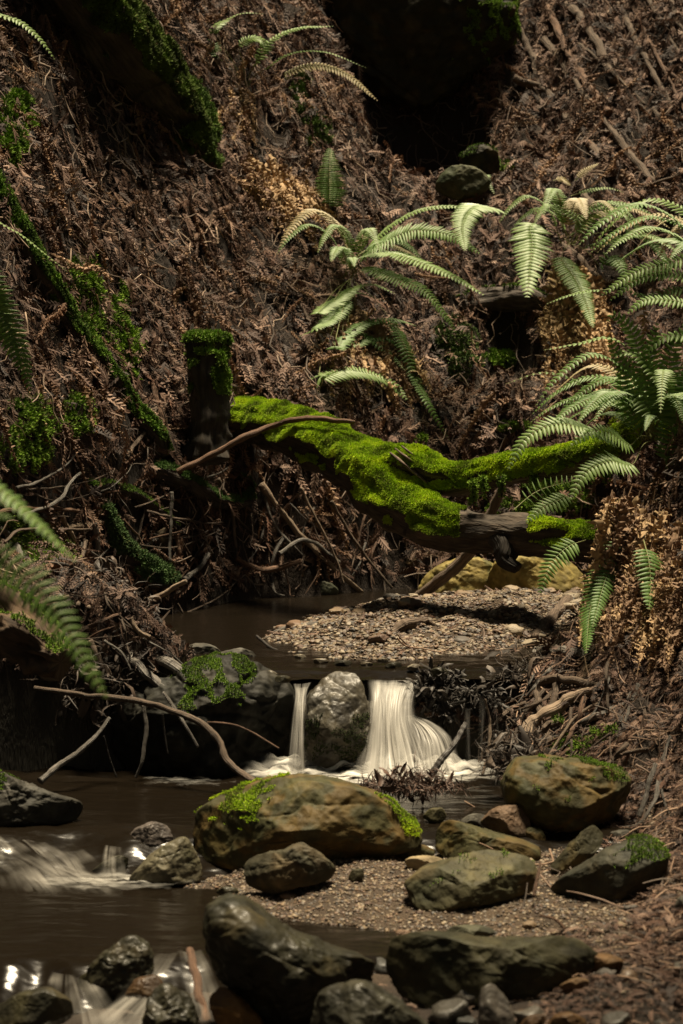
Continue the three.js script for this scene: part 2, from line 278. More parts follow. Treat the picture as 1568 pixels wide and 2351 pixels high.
// a limb: a bent, knotted, tapering round of wood along points (each with a radius in metres)
function limbGeo(pts, { seg = 60, rad = 14, seed = 1, knot = 0.12, flute = 0.08, tones = [[0.09, 0.07, 0.05], [0.14, 0.11, 0.08]], cap = true, colour = true, wig = 0 } = {}) {
  const curve = new THREE.CatmullRomCurve3(pts.map(p => p.p), false, 'centripetal'), L = curve.getLength(), fr = curve.computeFrenetFrames(seg, false), pos = [], uv = [], col = [], idx = [];
  const rAt = t => { const x = t * (pts.length - 1), i = Math.min(pts.length - 2, Math.floor(x)); return lerp(pts[i].r, pts[i + 1].r, x - i); };
  const add = (P, a, t, j, r) => { pos.push(P.x, P.y, P.z); uv.push(j / rad * Math.max(1, Math.round(12.6 * r)) , t * L * 1.5); const m = clamp(0.5 + 0.8 * fbm(P.x * 7, P.y * 7, P.z * 7 + seed, 3), 0, 1); for (let e = 0; e < 3; e++) col.push(lerp(tones[0][e], tones[1][e], m)); };
  const rings = [];
  for (let i = 0; i <= seg; i++) rings.push([i / seg, 1]);
  if (cap) { rings.unshift([0, 0.02]); rings.push([1, 0.02]); }
  rings.forEach(([t, k]) => {
    const c = curve.getPoint(t), i = Math.round(t * seg), r = rAt(t) * k;
    if (wig) c.add(V(N3(c.x * 9 + seed, c.y * 9, c.z * 9), N3(c.x * 9, c.y * 9 + 5, c.z * 9), N3(c.x * 9, c.y * 9, c.z * 9 + 9)).multiplyScalar(wig * rAt(t))); const fine = wig ? 0.16 * N3(c.x * 45, c.y * 45, c.z * 45 + seed) : 0;
    for (let j = 0; j <= rad; j++) {
      const a = j / rad * 2 * Math.PI, jj = j % rad, A = jj / rad * 2 * Math.PI, n = fr.normals[i].clone().multiplyScalar(Math.cos(A)).addScaledVector(fr.binormals[i], Math.sin(A));
      const R = r * (1 + fine + knot * fbm(c.x * 3 + Math.cos(A), c.y * 3 + Math.sin(A), c.z * 3 + seed, 3) * 2 + flute * N3(Math.cos(A) * 2.5, Math.sin(A) * 2.5, t * L * 1.2 + seed));
      add(c.clone().addScaledVector(n, R), a, t, j, rAt(t));
    }
  });
  const w = rad + 1; for (let i = 0; i < rings.length - 1; i++) for (let j = 0; j < rad; j++) { const a = i * w + j; idx.push(a, a + 1, a + w, a + 1, a + w + 1, a + w); }
  return geoOf(pos, idx, { uv, col: colour ? col : undefined });
}
const P3 = list => list.map(([u, v, d, r]) => ({ p: at(u, v, d), r: r * d / F }));      // r in the survey's own units at that distance
const onG = (list, lift) => list.map(([u, v, r, l]) => { const p = hit(u, v, l ?? lift); return { p, r: r * -p.z / F }; });
function stick(name, label, cat, pts, mat, opt = {}) {
  const o = put(name, limbGeo(pts, { seg: opt.seg || 44, rad: opt.rad || 8, knot: opt.knot ?? 0.2, wig: 0.35, flute: 0.05, seed: opt.seed || 1, colour: false, ...opt }), mat); rebase(o, pts[0].p.clone());
  if (!opt.part) tag(o, label, cat, opt.group); return o;
}

// ------------------------------------------------------------------ fern fronds
const leafletGeo = (() => {
  const make = (curl, wob) => {
    const pos = [], idx = [], n = 5;
    for (let i = 0; i <= n; i++) {
      const t = i / n, w = [0.5, 1, 0.95, 0.78, 0.48, 0.02][i], z = curl * t * t, bx = 0.06 * t * t;
      pos.push(t, z + wob * Math.sin(t * 9) * 0.1 + 0.0, -w * 0.5 + bx, t, z + wob * Math.sin(t * 9 + 1) * 0.1 + w * 0.10, bx, t, z + wob * Math.cos(t * 8) * 0.15, w * 0.5 + bx);
      if (i < n) { const b = i * 3; idx.push(b, b + 1, b + 3, b + 1, b + 4, b + 3, b + 1, b + 2, b + 4, b + 2, b + 5, b + 4); }
    }
    return geoOf(pos, idx);
  };
  return { green: [make(-0.06, 0), make(-0.11, 0.1), make(-0.03, 0.06)], dead: [make(-0.7, 1.6), make(0.5, 2.2), make(-0.4, 3)] };
})();
// rachis: points; wide: half width in metres; bare: share of the stalk without leaflets
function frond(plant, pts, { wide = 0.05, bare = 0.15, n = 30, mat = M.fern, stem = M.stem, hint = V(0, 1, 0.55), dead = false, seed = 1, lean = 0.25, single = false, droop = 0, fat = 0.74, name, thick = 0.0022 }) {
  const rnd = rngOf(seed * 77 + 5), curve = new THREE.CatmullRomCurve3(pts, false, 'centripetal'), L = curve.getLength(), parts = [];
  const o = single ? new THREE.Group() : null, list = dead ? leafletGeo.dead : leafletGeo.green, origin = plant.position;
  const step = L * (1 - bare) / n;
  for (let i = 0; i < n; i++) {
    const t = bare + (1 - bare) * (i + 0.5) / n, p = curve.getPointAt(t), tan = curve.getTangentAt(t), s = (i + 0.5) / n;
    const up = hint.clone().addScaledVector(tan, -hint.dot(tan)).normalize(), side = V().crossVectors(tan, up).normalize();
    const prof = Math.min(1, 0.62 + 1.6 * s) * Math.pow(1 - s, 0.62) * 1.08 + 0.04, len0 = wide * prof;
    for (const q of [-1, 1]) {
      const len = len0 * (0.9 + 0.2 * rnd()) * (dead ? 0.55 + 0.6 * rnd() : 1); if (dead && rnd() < 0.12) continue;
      const dir = side.clone().multiplyScalar(q).addScaledVector(tan, lean + 0.5 * s * s + 0.12 * (rnd() - 0.5)).addScaledVector(V(0, -1, 0), droop + (dead ? 0.9 * rnd() : 0.1 * rnd())).normalize();
      const nn = up.clone().addScaledVector(side, q * 0.18 * (rnd() - 0.2)); if (dead) nn.add(V(rnd() - 0.5, rnd() - 0.5, rnd() - 0.5).multiplyScalar(1.6));
      const zz = V().crossVectors(dir, nn).normalize(); nn.crossVectors(zz, dir).normalize();
      const w = Math.min(step * fat * 1.05, len * 0.5) * (dead ? 1.2 : 1);
      const m = new THREE.Matrix4().makeBasis(dir.multiplyScalar(len), nn.multiplyScalar(len), zz.multiplyScalar(w * (q > 0 ? 1 : 1))).setPosition(p.clone().sub(origin));
      const g = list[Math.floor(rnd() * 3)];
      if (single) { const lf = new THREE.Mesh(g, mat); lf.name = 'leaflet'; lf.matrixAutoUpdate = false; lf.matrix.copy(m); m.decompose(lf.position, lf.quaternion, lf.scale); lf.matrixAutoUpdate = true; o.add(lf); }
      else parts.push(g.clone().applyMatrix4(m));
    }
  }
  const local = pts.map((p, i) => ({ p: p.clone().sub(origin), r: thick * lerp(1.25, 0.35, i / (pts.length - 1)) }));
  const rg = limbGeo(local, { seg: 22, rad: 5, knot: 0, flute: 0, cap: false, colour: false });
  const fr = single ? o : new THREE.Mesh(mergeGeometries(parts), mat); fr.name = name || (dead ? 'dead_frond' : 'frond');
  const st = new THREE.Mesh(rg, stem); st.name = 'stalk'; fr.add(st); plant.add(fr); return shade(fr);
}
const U = (list, d0) => list.map(([u, v, d]) => at(u, v, d ?? d0));
// ------------------------------------------------------------------ water
function pool(name, level, x0, x1, d0, d1, step, wave) {
  const pos = [], uv = [], idx = [], nx = Math.round((x1 - x0) / step), nd = Math.round((d1 - d0) / step);
  for (let j = 0; j <= nd; j++) for (let i = 0; i <= nx; i++) { const x = lerp(x0, x1, i / nx), D = lerp(d0, d1, j / nd); pos.push(x, level + wave(x, D), -D); uv.push(x * 0.9, D * 0.9); }
  for (let j = 0; j < nd; j++) for (let i = 0; i < nx; i++) { const a = j * (nx + 1) + i, b = a + nx + 1; idx.push(a, a + 1, b, a + 1, b + 1, b); }
  const o = put(name, geoOf(pos, idx, { uv }), M.water); o.userData.kind = 'structure'; return o;
}
const rip = (x, D, a) => a * (N3(x * 3, D * 9, 3) + 0.6 * N3(x * 8, D * 20, 5));
pool('upper_pool', 0.37, -1.9, 1.8, 8.31, 12.7, 0.03, (x, D) => rip(x, D, 0.0012 + 0.006 * (1 - ss(8.4, 9.2, D))) - 0.03 * (1 - ss(8.31, 8.5, D)));
const level = (x, D) => lerp(lerp(-0.28, -0.105, ss(5.45, 5.75 + 0.05 * N3(x * 5, 0, 1), D)), 0, ss(6.72, 7.02 + 0.06 * N3(x * 4, 0, 2), D));
pool('lower_creek', 0, -2.6, 1.2, 3.5, 8.36, 0.025, (x, D) => level(x, D) + rip(x, D, 0.0022 + 0.010 * ss(7.5, 7.95, D) + (x < -0.2 ? 0.009 : 0) * Math.max(ss(6.4, 6.75, D) * (1 - ss(6.95, 7.2, D)), 1 - ss(5.6, 5.8, D))));

// a sheet of falling water between two edges (surveyed left and right, from the lip down)
function sheetGeo(left, right, { nx = 40, ny = 30, ridge = 0.02, seed = 1, us = 1, vs = 0.5, patchy = false } = {}) {
  const cl = new THREE.CatmullRomCurve3(left.map(a => at(...a))), cr = new THREE.CatmullRomCurve3(right.map(a => at(...a))), pos = [], uv = [], idx = [], col = [];
  for (let j = 0; j <= ny; j++) {
    const t = j / ny, A = cl.getPoint(t), B = cr.getPoint(t);
    for (let i = 0; i <= nx; i++) {
      const s = i / nx, p = A.clone().lerp(B, s), e = Math.sin(Math.PI * s);
      p.z += ridge * (N3(s * 9 + seed, t * 0.8, seed) + 0.5 * N3(s * 26, t * 1.2, seed + 3)) * (0.25 + t) + 0.06 * e * (0.4 + 0.6 * t);
      p.y += ridge * 0.3 * N3(s * 7, t * 5, seed + 8) * t;
      pos.push(p.x, p.y, p.z); uv.push(s * us + seed * 0.37, t * vs + seed * 0.11);
      const al = ss(0, 0.16, s) * (1 - ss(0.84, 1, s)) * (0.35 + 0.65 * ss(0, 0.3, t)) * (patchy ? 1 - ss(0.6, 1, t) : 1) * (patchy ? clamp(0.5 + 1.3 * fbm(p.x * 4, t * 1.6, seed, 3), 0.05, 1) : clamp(0.85 + 0.7 * fbm(s * 5 + seed, t * 2.2, seed, 2), 0.2, 1)); col.push(1, 1, 1, al);
    }
  }
  for (let j = 0; j < ny; j++) for (let i = 0; i < nx; i++) { const a = j * (nx + 1) + i, b = a + nx + 1; idx.push(a, b, a + 1, a + 1, b, b + 1); }
  return geoOf(pos, idx, { uv, col });
}
function waterfall(label, sheets) {
  const g = group('waterfall'); tag(g, label, 'waterfall');
  sheets.forEach(([l, r, o]) => put('water_sheet', sheetGeo(l, r, o), o.mat || M.fall, g));
  const f = g.children[0].geometry; f.computeBoundingBox(); const c = V(); f.boundingBox.getCenter(c); c.y = f.boundingBox.min.y;
  g.children.forEach(m => m.geometry.translate(-c.x, -c.y, -c.z)); g.position.copy(c); return g;
}
waterfall('wide main waterfall of pale silky water right of the wedge shaped rock', [
  [[[840, 1560, 8.36], [844, 1582, 8.29], [848, 1625, 8.23], [838, 1700, 8.17], [815, 1790, 8.1]], [[985, 1560, 8.36], [968, 1582, 8.31], [958, 1625, 8.26], [972, 1700, 8.18], [1000, 1790, 8.08]], { seed: 1, us: 0.9, ridge: 0.012 }],
  [[[845, 1563, 8.33], [850, 1586, 8.26], [854, 1630, 8.19], [846, 1700, 8.13], [826, 1792, 8.05]], [[962, 1563, 8.33], [948, 1586, 8.27], [930, 1630, 8.2], [945, 1700, 8.13], [975, 1792, 8.03]], { seed: 2, us: 1.1, ridge: 0.018 }],
  [[[860, 1572, 8.3], [866, 1600, 8.22], [872, 1650, 8.14], [868, 1720, 8.08], [850, 1792, 8.01]], [[925, 1572, 8.3], [915, 1600, 8.22], [905, 1650, 8.14], [915, 1720, 8.08], [940, 1792, 7.99]], { seed: 3, us: 1.0, ridge: 0.018 }],
  [[[842, 1566, 8.31], [846, 1590, 8.24], [838, 1650, 8.15], [822, 1720, 8.08], [800, 1792, 8.0]], [[975, 1566, 8.31], [958, 1590, 8.25], [955, 1650, 8.16], [985, 1720, 8.08], [1015, 1792, 7.98]], { seed: 15, us: 0.8, ridge: 0.02 }],
]);
waterfall('thin veil of water sliding over a round submerged stone beside main waterfall', [
  [[[925, 1642, 8.2], [940, 1652, 8.16], [960, 1685, 8.1], [965, 1735, 8.06], [975, 1790, 8.03]], [[950, 1640, 8.22], [995, 1658, 8.18], [1035, 1690, 8.12], [1055, 1735, 8.08], [1070, 1790, 8.06]], { seed: 4, us: 0.9, ridge: 0.012 }],
  [[[930, 1650, 8.18], [945, 1662, 8.14], [955, 1695, 8.08], [950, 1740, 8.04], [955, 1790, 8.0]], [[948, 1648, 8.2], [985, 1668, 8.16], [1015, 1700, 8.1], [1035, 1742, 8.06], [1045, 1790, 8.03]], { seed: 14, us: 0.8, ridge: 0.012 }],
]);
waterfall('narrow chute of falling water left of the wedge shaped rock', [
  [[[672, 1570, 8.32], [676, 1592, 8.24], [672, 1630, 8.18], [664, 1695, 8.13], [655, 1784, 8.09]], [[716, 1566, 8.32], [706, 1588, 8.24], [704, 1628, 8.18], [708, 1692, 8.13], [712, 1784, 8.09]], { seed: 5, us: 0.5, nx: 24, ridge: 0.012 }],
  [[[678, 1578, 8.28], [680, 1600, 8.21], [678, 1640, 8.15], [672, 1700, 8.1], [662, 1785, 8.06]], [[708, 1576, 8.28], [702, 1598, 8.21], [700, 1640, 8.15], [702, 1700, 8.1], [704, 1785, 8.06]], { seed: 6, us: 0.4, nx: 24, ridge: 0.012 }],
]);
waterfall('faint trickles of water dripping below the dark leaf jam', [
  [[[1062, 1625, 8.16], [1064, 1660, 8.13], [1068, 1720, 8.10], [1070, 1780, 8.06]], [[1082, 1625, 8.16], [1080, 1660, 8.13], [1080, 1720, 8.10], [1082, 1780, 8.06]], { seed: 7, us: 0.25, nx: 8, ridge: 0.006, mat: M.trickle }],
  [[[1098, 1605, 8.16], [1098, 1660, 8.13], [1096, 1720, 8.10], [1094, 1775, 8.06]], [[1120, 1605, 8.16], [1114, 1660, 8.13], [1110, 1720, 8.10], [1108, 1775, 8.06]], { seed: 8, us: 0.25, nx: 8, ridge: 0.006, mat: M.trickle }],
  [[[1132, 1610, 8.11], [1136, 1650, 8.08], [1140, 1700, 8.06], [1142, 1750, 8.04]], [[1140, 1610, 8.11], [1142, 1650, 8.08], [1148, 1700, 8.06], [1150, 1750, 8.04]], { seed: 9, us: 0.15, nx: 6, ridge: 0.004, mat: M.trickle }],
]);
{ // the low rapids: several silky tongues of water each
  const R = (u0, u1, w0, w1, top, foot, d0, d1, seed) => [[[u0, top, d0], [lerp(u0, u1, 0.3), lerp(top, foot, 0.22), lerp(d0, d1, 0.35)], [lerp(u0, u1, 0.7), lerp(top, foot, 0.6), lerp(d0, d1, 0.7)], [u1, foot, d1]], [[u0 + w0, top, d0], [lerp(u0, u1, 0.3) + lerp(w0, w1, 0.3), lerp(top, foot, 0.22), lerp(d0, d1, 0.35)], [lerp(u0, u1, 0.7) + lerp(w0, w1, 0.7), lerp(top, foot, 0.6), lerp(d0, d1, 0.7)], [u1 + w1, foot, d1]], { seed, us: 0.45, vs: 0.35, ridge: 0.016, nx: 26, mat: M.rapid, patchy: true }];
  waterfall('low silky rapid spilling between the left rocks and pale rounded stones', [R(-80, -10, 60, 120, 1900, 2040, 7.12, 6.64, 10), R(-30, 60, 50, 130, 1915, 2050, 7.06, 6.62, 11), R(40, 130, 46, 100, 1922, 2020, 7.04, 6.7, 16), R(110, 170, 60, 120, 1935, 2040, 7.0, 6.65, 17), R(240, 225, 40, 70, 1938, 2030, 6.98, 6.68, 19), R(-60, 60, 120, 150, 1955, 2055, 6.92, 6.6, 21), R(60, 190, 60, 150, 1975, 2060, 6.86, 6.58, 26), R(-40, -60, 40, 80, 1935, 2000, 7.0, 6.8, 27)]);
  waterfall('small foaming cascade tumbling between dark wet boulders at the stream foot', [R(355, 200, 60, 130, 2185, 2400, 5.84, 5.35, 12), R(405, 440, 60, 110, 2180, 2400, 5.84, 5.35, 22), R(120, 60, 50, 140, 2228, 2390, 5.78, 5.35, 13), R(160, 190, 50, 130, 2240, 2400, 5.74, 5.34, 23), R(345, 120, 50, 200, 2250, 2420, 5.68, 5.3, 24), R(570, 560, 40, 90, 2300, 2420, 5.6, 5.3, 25)]);
}
// foam where the falls land
function foamPatch(label, x0, x1, d0, d1, level, inside) {
  const step = 0.014, pos = [], uv = [], idx = [], col = [], map = {}; const key = (i, j) => `${i}_${j}`;
  const nx = Math.ceil((x1 - x0) / step), nd = Math.ceil((d1 - d0) / step);
  const vert = (i, j) => { const k = key(i, j); if (map[k] === undefined) { const x = x0 + i * step, D = d0 + j * step; map[k] = pos.length / 3; pos.push(x, level + 0.012 + 0.016 * Math.abs(fbm(x * 9, D * 14, 2, 4)) + (level === 0 ? 0.05 * Math.exp(-(((D - 8.08) / 0.1) ** 2)) * (0.7 + 0.6 * N3(x * 11, D * 11, 5)) : 0), -D); uv.push(x * 1.3, D * 2.4); col.push(1, 1, 1, clamp(inside(x, D) * 1.6 + 0.4 * fbm(x * 7, D * 16, 9, 3), 0, 1)); } return map[k]; };
  for (let j = 0; j < nd; j++) for (let i = 0; i < nx; i++) { const x = x0 + i * step, D = d0 + j * step; if (inside(x, D) * 1.6 + 0.4 * fbm(x * 7, D * 16, 9, 3) > -0.1) { const a = vert(i, j), b = vert(i + 1, j), c = vert(i, j + 1), d = vert(i + 1, j + 1); idx.push(a, b, c, b, d, c); } }
  const o = put('foam', geoOf(pos, idx, { uv, col }), M.foam); rebase(o, V((x0 + x1) / 2, level, -(d0 + d1) / 2)); o.userData.kind = 'stuff'; return tag(o, label, 'foam');
}
foamPatch('white churned foam where the waterfalls strike the lower pool', -0.55, 0.62, 7.45, 8.35, 0.0, (x, D) => 1.1 - ((x - 0.12) / 0.5) ** 2 - ((D - 8.0) / 0.24) ** 2);
foamPatch('streaky foam drifting off the falls across the brown pool', -1.3, -0.1, 7.3, 8.1, 0.0, (x, D) => 0.1 - ((x + 0.6) / 0.5) ** 2 - ((D - 7.82) / 0.25) ** 2);
foamPatch('foam tailing away below the low rapid', -1.2, -0.1, 6.1, 6.85, -0.105, (x, D) => 0.3 - ((x + 0.75) / 0.45) ** 2 - ((D - 6.62) / 0.2) ** 2);
foamPatch('foam frothing in the bottom cascade between wet boulders', -1.0, -0.05, 5.0, 5.7, -0.27, (x, D) => 0.5 - ((x + 0.55) / 0.45) ** 2 - ((D - 5.45) / 0.3) ** 2);

// ------------------------------------------------------------------ boulders and rocks
rock('boulder', 'big olive brown boulder with bright moss on its left shoulder', 'boulder', [[428, 1905], [440, 1868], [485, 1836], [545, 1808], [625, 1786], [690, 1776], [760, 1783], [830, 1803], [890, 1833], [930, 1865], [957, 1897], [968, 1925], [940, 1942], [900, 1952], [800, 1972], [700, 1985], [600, 2005], [500, 2002], [445, 1965]].map(([u, v]) => [u, v + 6]), 7.0,
  { thick: 0.95, tones: CLAY, seed: 2, detail: 44, rough: 0.045, box: 0.66, planes: [[0.05, 0.55, 0.8, 0.60], [-0.35, 0.75, 0.45, 0.62], [0.1, -0.55, 0.8, 0.5]], moss: { ny: 0.2, n: 9000, size: 0.014, cut: -0.25, where: (p, n) => (p.x < -0.1 && p.x > -0.36 && n.y > 0.35 && p.y > 0.03) || (p.x > 0.3 && p.y > -0.02) } });
rock('boulder', 'rounded brown boulder with moss patches on top, below the tangled roots', 'boulder', [[1152, 1800], [1163, 1765], [1195, 1742], [1250, 1739], [1320, 1744], [1400, 1758], [1447, 1785], [1442, 1832], [1400, 1880], [1300, 1908], [1220, 1893], [1170, 1852]], 7.25,
  { thick: 0.95, tones: CLAY, seed: 5, detail: 36, rough: 0.05, moss: { n: 7000, size: 0.013, ny: 0.25, cut: 0, where: p => p.x > -0.06 && p.y > 0.03, tones: MOSS_HALF_LIT } });
rock('boulder', 'dark wet dome shaped boulder tapering to a thin right end', 'boulder', [[468, 2125], [478, 2082], [520, 2058], [565, 2066], [620, 2105], [690, 2148], [760, 2180], [830, 2198], [868, 2232], [855, 2285], [780, 2345], [650, 2365], [545, 2300], [490, 2215]], 5.85,
  { thick: 0.75, tones: DARK, seed: 7, detail: 44, rough: 0.05, mat: M.wet, cuts: 5 });
rock('boulder', 'long low dark boulder with a pale scar, lying across the gravel', 'boulder', [[878, 2200], [895, 2162], [960, 2142], [1050, 2148], [1150, 2160], [1250, 2158], [1380, 2158], [1432, 2174], [1420, 2205], [1350, 2245], [1280, 2295], [1150, 2312], [1000, 2330], [915, 2295], [880, 2245]], 5.72,
  { thick: 0.62, tones: [[0.042, 0.04, 0.022], [0.066, 0.061, 0.033], [0.032, 0.031, 0.019]], seed: 9, detail: 44, rough: 0.045, mat: M.rock });
rock('boulder', 'glossy wet grey boulder below the dark dome boulder', 'boulder', [[722, 2310], [755, 2272], [830, 2256], [890, 2280], [940, 2320], [985, 2365], [980, 2430], [720, 2430]], 5.3, { thick: 0.9, tones: [[0.06, 0.056, 0.037], [0.035, 0.033, 0.022], [0.1, 0.092, 0.07]], seed: 11, detail: 36, mat: M.wet });
rock('rock', 'flat ridged olive rock behind the pale topped slab', 'rock', [[978, 1915], [1000, 1888], [1040, 1886], [1130, 1912], [1200, 1930], [1237, 1947], [1240, 1968], [1200, 1982], [1100, 1982], [1030, 1975], [985, 1950]], 6.85, { thick: 0.9, seed: 13, rough: 0.05, tones: CLAY });
rock('rock', 'broad pale topped slab with mossy specks on the wet sand', 'rock', [[930, 2032], [960, 2000], [1010, 1982], [1080, 1960], [1160, 1953], [1228, 1973], [1242, 2010], [1226, 2052], [1150, 2068], [1080, 2080], [990, 2096], [948, 2080]], 6.45,
  { thick: 0.85, seed: 15, rough: 0.05, detail: 36, tones: [[0.12, 0.107, 0.052], [0.078, 0.074, 0.04], [0.13, 0.1, 0.048]], planes: [[0.1, 0.9, 0.5, 0.38]], moss: { n: 3000, size: 0.012, ny: 0.5, cut: 0.35, where: p => p.y > 0, tones: MOSS_HALF_LIT } });
rock('rock', 'leaning grey slab rising to a mossy upper corner', 'rock', [[1248, 2062], [1290, 2018], [1350, 1978], [1420, 1938], [1495, 1922], [1532, 1960], [1524, 2025], [1450, 2058], [1360, 2075], [1290, 2082]], 6.4,
  { thick: 0.7, seed: 17, rough: 0.04, tones: [[0.075, 0.071, 0.048], [0.052, 0.051, 0.036], [0.1, 0.082, 0.046]], moss: { n: 8000, size: 0.014, ny: 0.2, cut: -0.4, where: p => p.x > 0.05 && p.y > 0.035, tones: MOSS_HALF_LIT } });
rock('rock', 'narrow tilted rock propped beside the leaning grey slab', 'rock', [[1262, 1995], [1300, 1950], [1340, 1908], [1370, 1892], [1394, 1918], [1362, 1962], [1305, 2012]], 6.7, { thick: 0.8, seed: 19, tones: DARK.map(c => c.map(x => x * 1.8)) });
rock('rock', 'rounded reddish brown rock tucked under the boulder below the roots', 'rock', [[1103, 1890], [1140, 1855], [1190, 1850], [1218, 1890], [1205, 1922], [1150, 1928]], 7.05, { seed: 21, tones: [[0.15, 0.10, 0.065], [0.10, 0.075, 0.05]] });
rock('rock', 'faceted sandstone rock lying in front of the big olive boulder', 'rock', [[555, 1992], [588, 1966], [650, 1950], [690, 1938], [740, 1962], [774, 2002], [745, 2024], [690, 2034], [620, 2052], [572, 2036]], 6.5, { thick: 0.8, seed: 23, rough: 0.06, cuts: 10, tones: [[0.095, 0.077, 0.046], [0.062, 0.057, 0.035], [0.13, 0.1, 0.055]] });
rock('rock', 'small wet purplish grey rock standing in the low rapid', 'rock', [[285, 1938], [308, 1905], [350, 1886], [382, 1898], [397, 1925], [385, 1950], [330, 1958]], 7.0, { seed: 25, mat: M.wet, tones: [[0.10, 0.085, 0.075], [0.15, 0.13, 0.12]] });
rock('rock', 'shiny pale olive rock against the big boulder in the rapid', 'rock', [[296, 2018], [338, 1970], [380, 1938], [425, 1922], [452, 1960], [462, 2015], [400, 2030], [335, 2030]], 6.72, { seed: 27, mat: M.wet, tones: [[0.09, 0.082, 0.045], [0.14, 0.125, 0.08], [0.055, 0.05, 0.03]] });
rock('rock', 'broken grey rock with moss at the left edge of lower pool', 'rock', [[-90, 1795], [-20, 1770], [40, 1790], [120, 1822], [188, 1846], [197, 1872], [150, 1892], [40, 1892], [-90, 1900]], 7.35, { thick: 0.7, seed: 29, detail: 36, rough: 0.08, cuts: 10, tones: GREY.map(c => c.map(x => x * 0.6)), moss: { n: 8000, size: 0.013, ny: 0.3, cut: -0.1, where: p => p.x < 0 && p.y > 0.05, tones: MOSS_HALF_LIT } });
rock('rock', 'small black rock ringed by white water in the rapid', 'rock', [[205, 2008], [235, 1980], [270, 1964], [296, 1972], [292, 1992], [262, 2012]], 6.85, { seed: 31, detail: 14, mat: M.wet, tones: DARK });
rock('rock', 'low sunken rock splitting the head of the rapid', 'rock', [[40, 1915], [60, 1900], [120, 1905], [200, 1915], [205, 1932], [120, 1932], [50, 1926]], 7.12, { seed: 33, detail: 16, mat: M.wet, tones: BROWN });
rock('rock', 'pointed wet black rock above the bottom cascade', 'rock', [[170, 2270], [235, 2192], [300, 2148], [340, 2168], [354, 2220], [330, 2275], [250, 2285]], 5.68, { thick: 0.8, seed: 35, mat: M.wet, tones: DARK, rough: 0.09 });
rock('rock', 'squat wet black rock in the middle of the bottom cascade', 'rock', [[325, 2360], [340, 2292], [382, 2260], [440, 2302], [456, 2390], [330, 2410]], 5.4, { seed: 37, mat: M.wet, tones: DARK, rough: 0.08 });
rock('rock', 'dull brown rock wedged between two black cascade rocks', 'rock', [[285, 2290], [310, 2250], [355, 2240], [375, 2265], [345, 2310], [310, 2325]], 5.56, { seed: 38, detail: 16, mat: M.wet, tones: BROWN.map(c => c.map(x => x * 0.6)) });
rock('rock', 'amber brown wet stone beside the dark dome boulder', 'rock', [[478, 2300], [508, 2268], [555, 2295], [605, 2350], [590, 2380], [510, 2360]], 5.42, { seed: 39, detail: 18, mat: M.wet, tones: [[0.22, 0.11, 0.03], [0.14, 0.07, 0.02]] });
rock('rock', 'smooth rounded rock washed over at the bottom cascade', 'rock', [[-30, 2335], [30, 2288], [105, 2268], [162, 2300], [158, 2345], [60, 2365]], 5.45, { seed: 41, mat: M.wet, tones: DARK, rough: 0.03 });
rock('rock', 'wedge shaped rock with mossy face splitting the waterfall', 'rock', [[697, 1775], [700, 1650], [706, 1605], [730, 1566], [772, 1544], [816, 1549], [836, 1580], [852, 1650], [845, 1690], [830, 1750], [800, 1800]], 8.16,
  { sit: false, thick: 0.85, seed: 43, detail: 36, rough: 0.05, mat: M.wet, tones: [[0.05, 0.043, 0.028], [0.08, 0.07, 0.048], [0.032, 0.028, 0.02]], planes: [[0, 0.75, 0.66, 0.75]], moss: { n: 6000, size: 0.013, ny: -0.6, cut: -0.2, where: (p, n) => n.z > 0.3 && p.y < 0.06 && p.y > -0.09, tones: [[0.03, 0.045, 0.012], [0.06, 0.085, 0.02]] } });
rock('ledge_rock', 'broad black wet ledge rock with mossy crown left of the chute', 'rock', [[250, 1640], [320, 1570], [400, 1545], [440, 1515], [510, 1502], [575, 1515], [625, 1552], [668, 1580], [678, 1640], [664, 1710], [645, 1790], [500, 1830], [330, 1800], [260, 1740]], 8.2,
  { thick: 0.7, seed: 45, detail: 46, rough: 0.075, tones: [[0.026, 0.025, 0.02], [0.018, 0.018, 0.014], [0.045, 0.043, 0.034]], planes: [[0, 0.8, 0.6, 0.72]], moss: { n: 8000, size: 0.015, ny: 0.25, cut: -0.2, where: p => p.y > 0.12 && p.x > -0.1 && p.x < 0.18, tones: MOSS_HALF_LIT } });
rock('rock', 'pale grey rock just breaking the upper pool surface', 'rock', [[398, 1512], [425, 1485], [455, 1477], [488, 1482], [515, 1505], [500, 1525], [420, 1528]], 9.05, { seed: 47, tones: GREY, detail: 18 });
rock('rock', 'flat grey rock lying at the upper pool lip', 'rock', [[430, 1535], [480, 1506], [545, 1488], [585, 1498], [598, 1522], [570, 1540], [480, 1548]], 8.85, { seed: 49, tones: GREY.map(c => c.map(x => x * 0.8)), detail: 20 });
rock('boulder', 'yellow olive boulder with green left flank behind the leaning pole', 'boulder', [[955, 1385], [975, 1325], [1010, 1298], [1055, 1282], [1105, 1280], [1135, 1300], [1142, 1350], [1140, 1395], [1040, 1400]], 11.5, { seed: 51, detail: 32, tones: OLIVE, rough: 0.05 });
rock('boulder', 'large yellow olive boulder under the mossy log', 'boulder', [[1118, 1392], [1122, 1320], [1145, 1285], [1200, 1266], [1255, 1268], [1310, 1290], [1345, 1325], [1352, 1375], [1300, 1395]], 11.35, { seed: 53, detail: 34, tones: OLIVE, rough: 0.045 });
rock('overhanging_boulder', 'huge dark overhanging boulder draped with moss above the hollow', 'boulder', [[660, -120], [900, -170], [1180, -130], [1186, 30], [1178, 110], [1120, 160], [1060, 205], [980, 245], [900, 240], [800, 200], [720, 110]], 15.4,
  { thick: 0.7, seed: 55, detail: 50, rough: 0.07, box: 0.6, tones: DARK, moss: { n: 2600, size: 0.03, ny: -0.35, cut: -0.15, where: (p, n) => p.x > 0.35 - 0.3 * n.y && p.y > -0.45, tones: MOSS_HALF_LIT } });
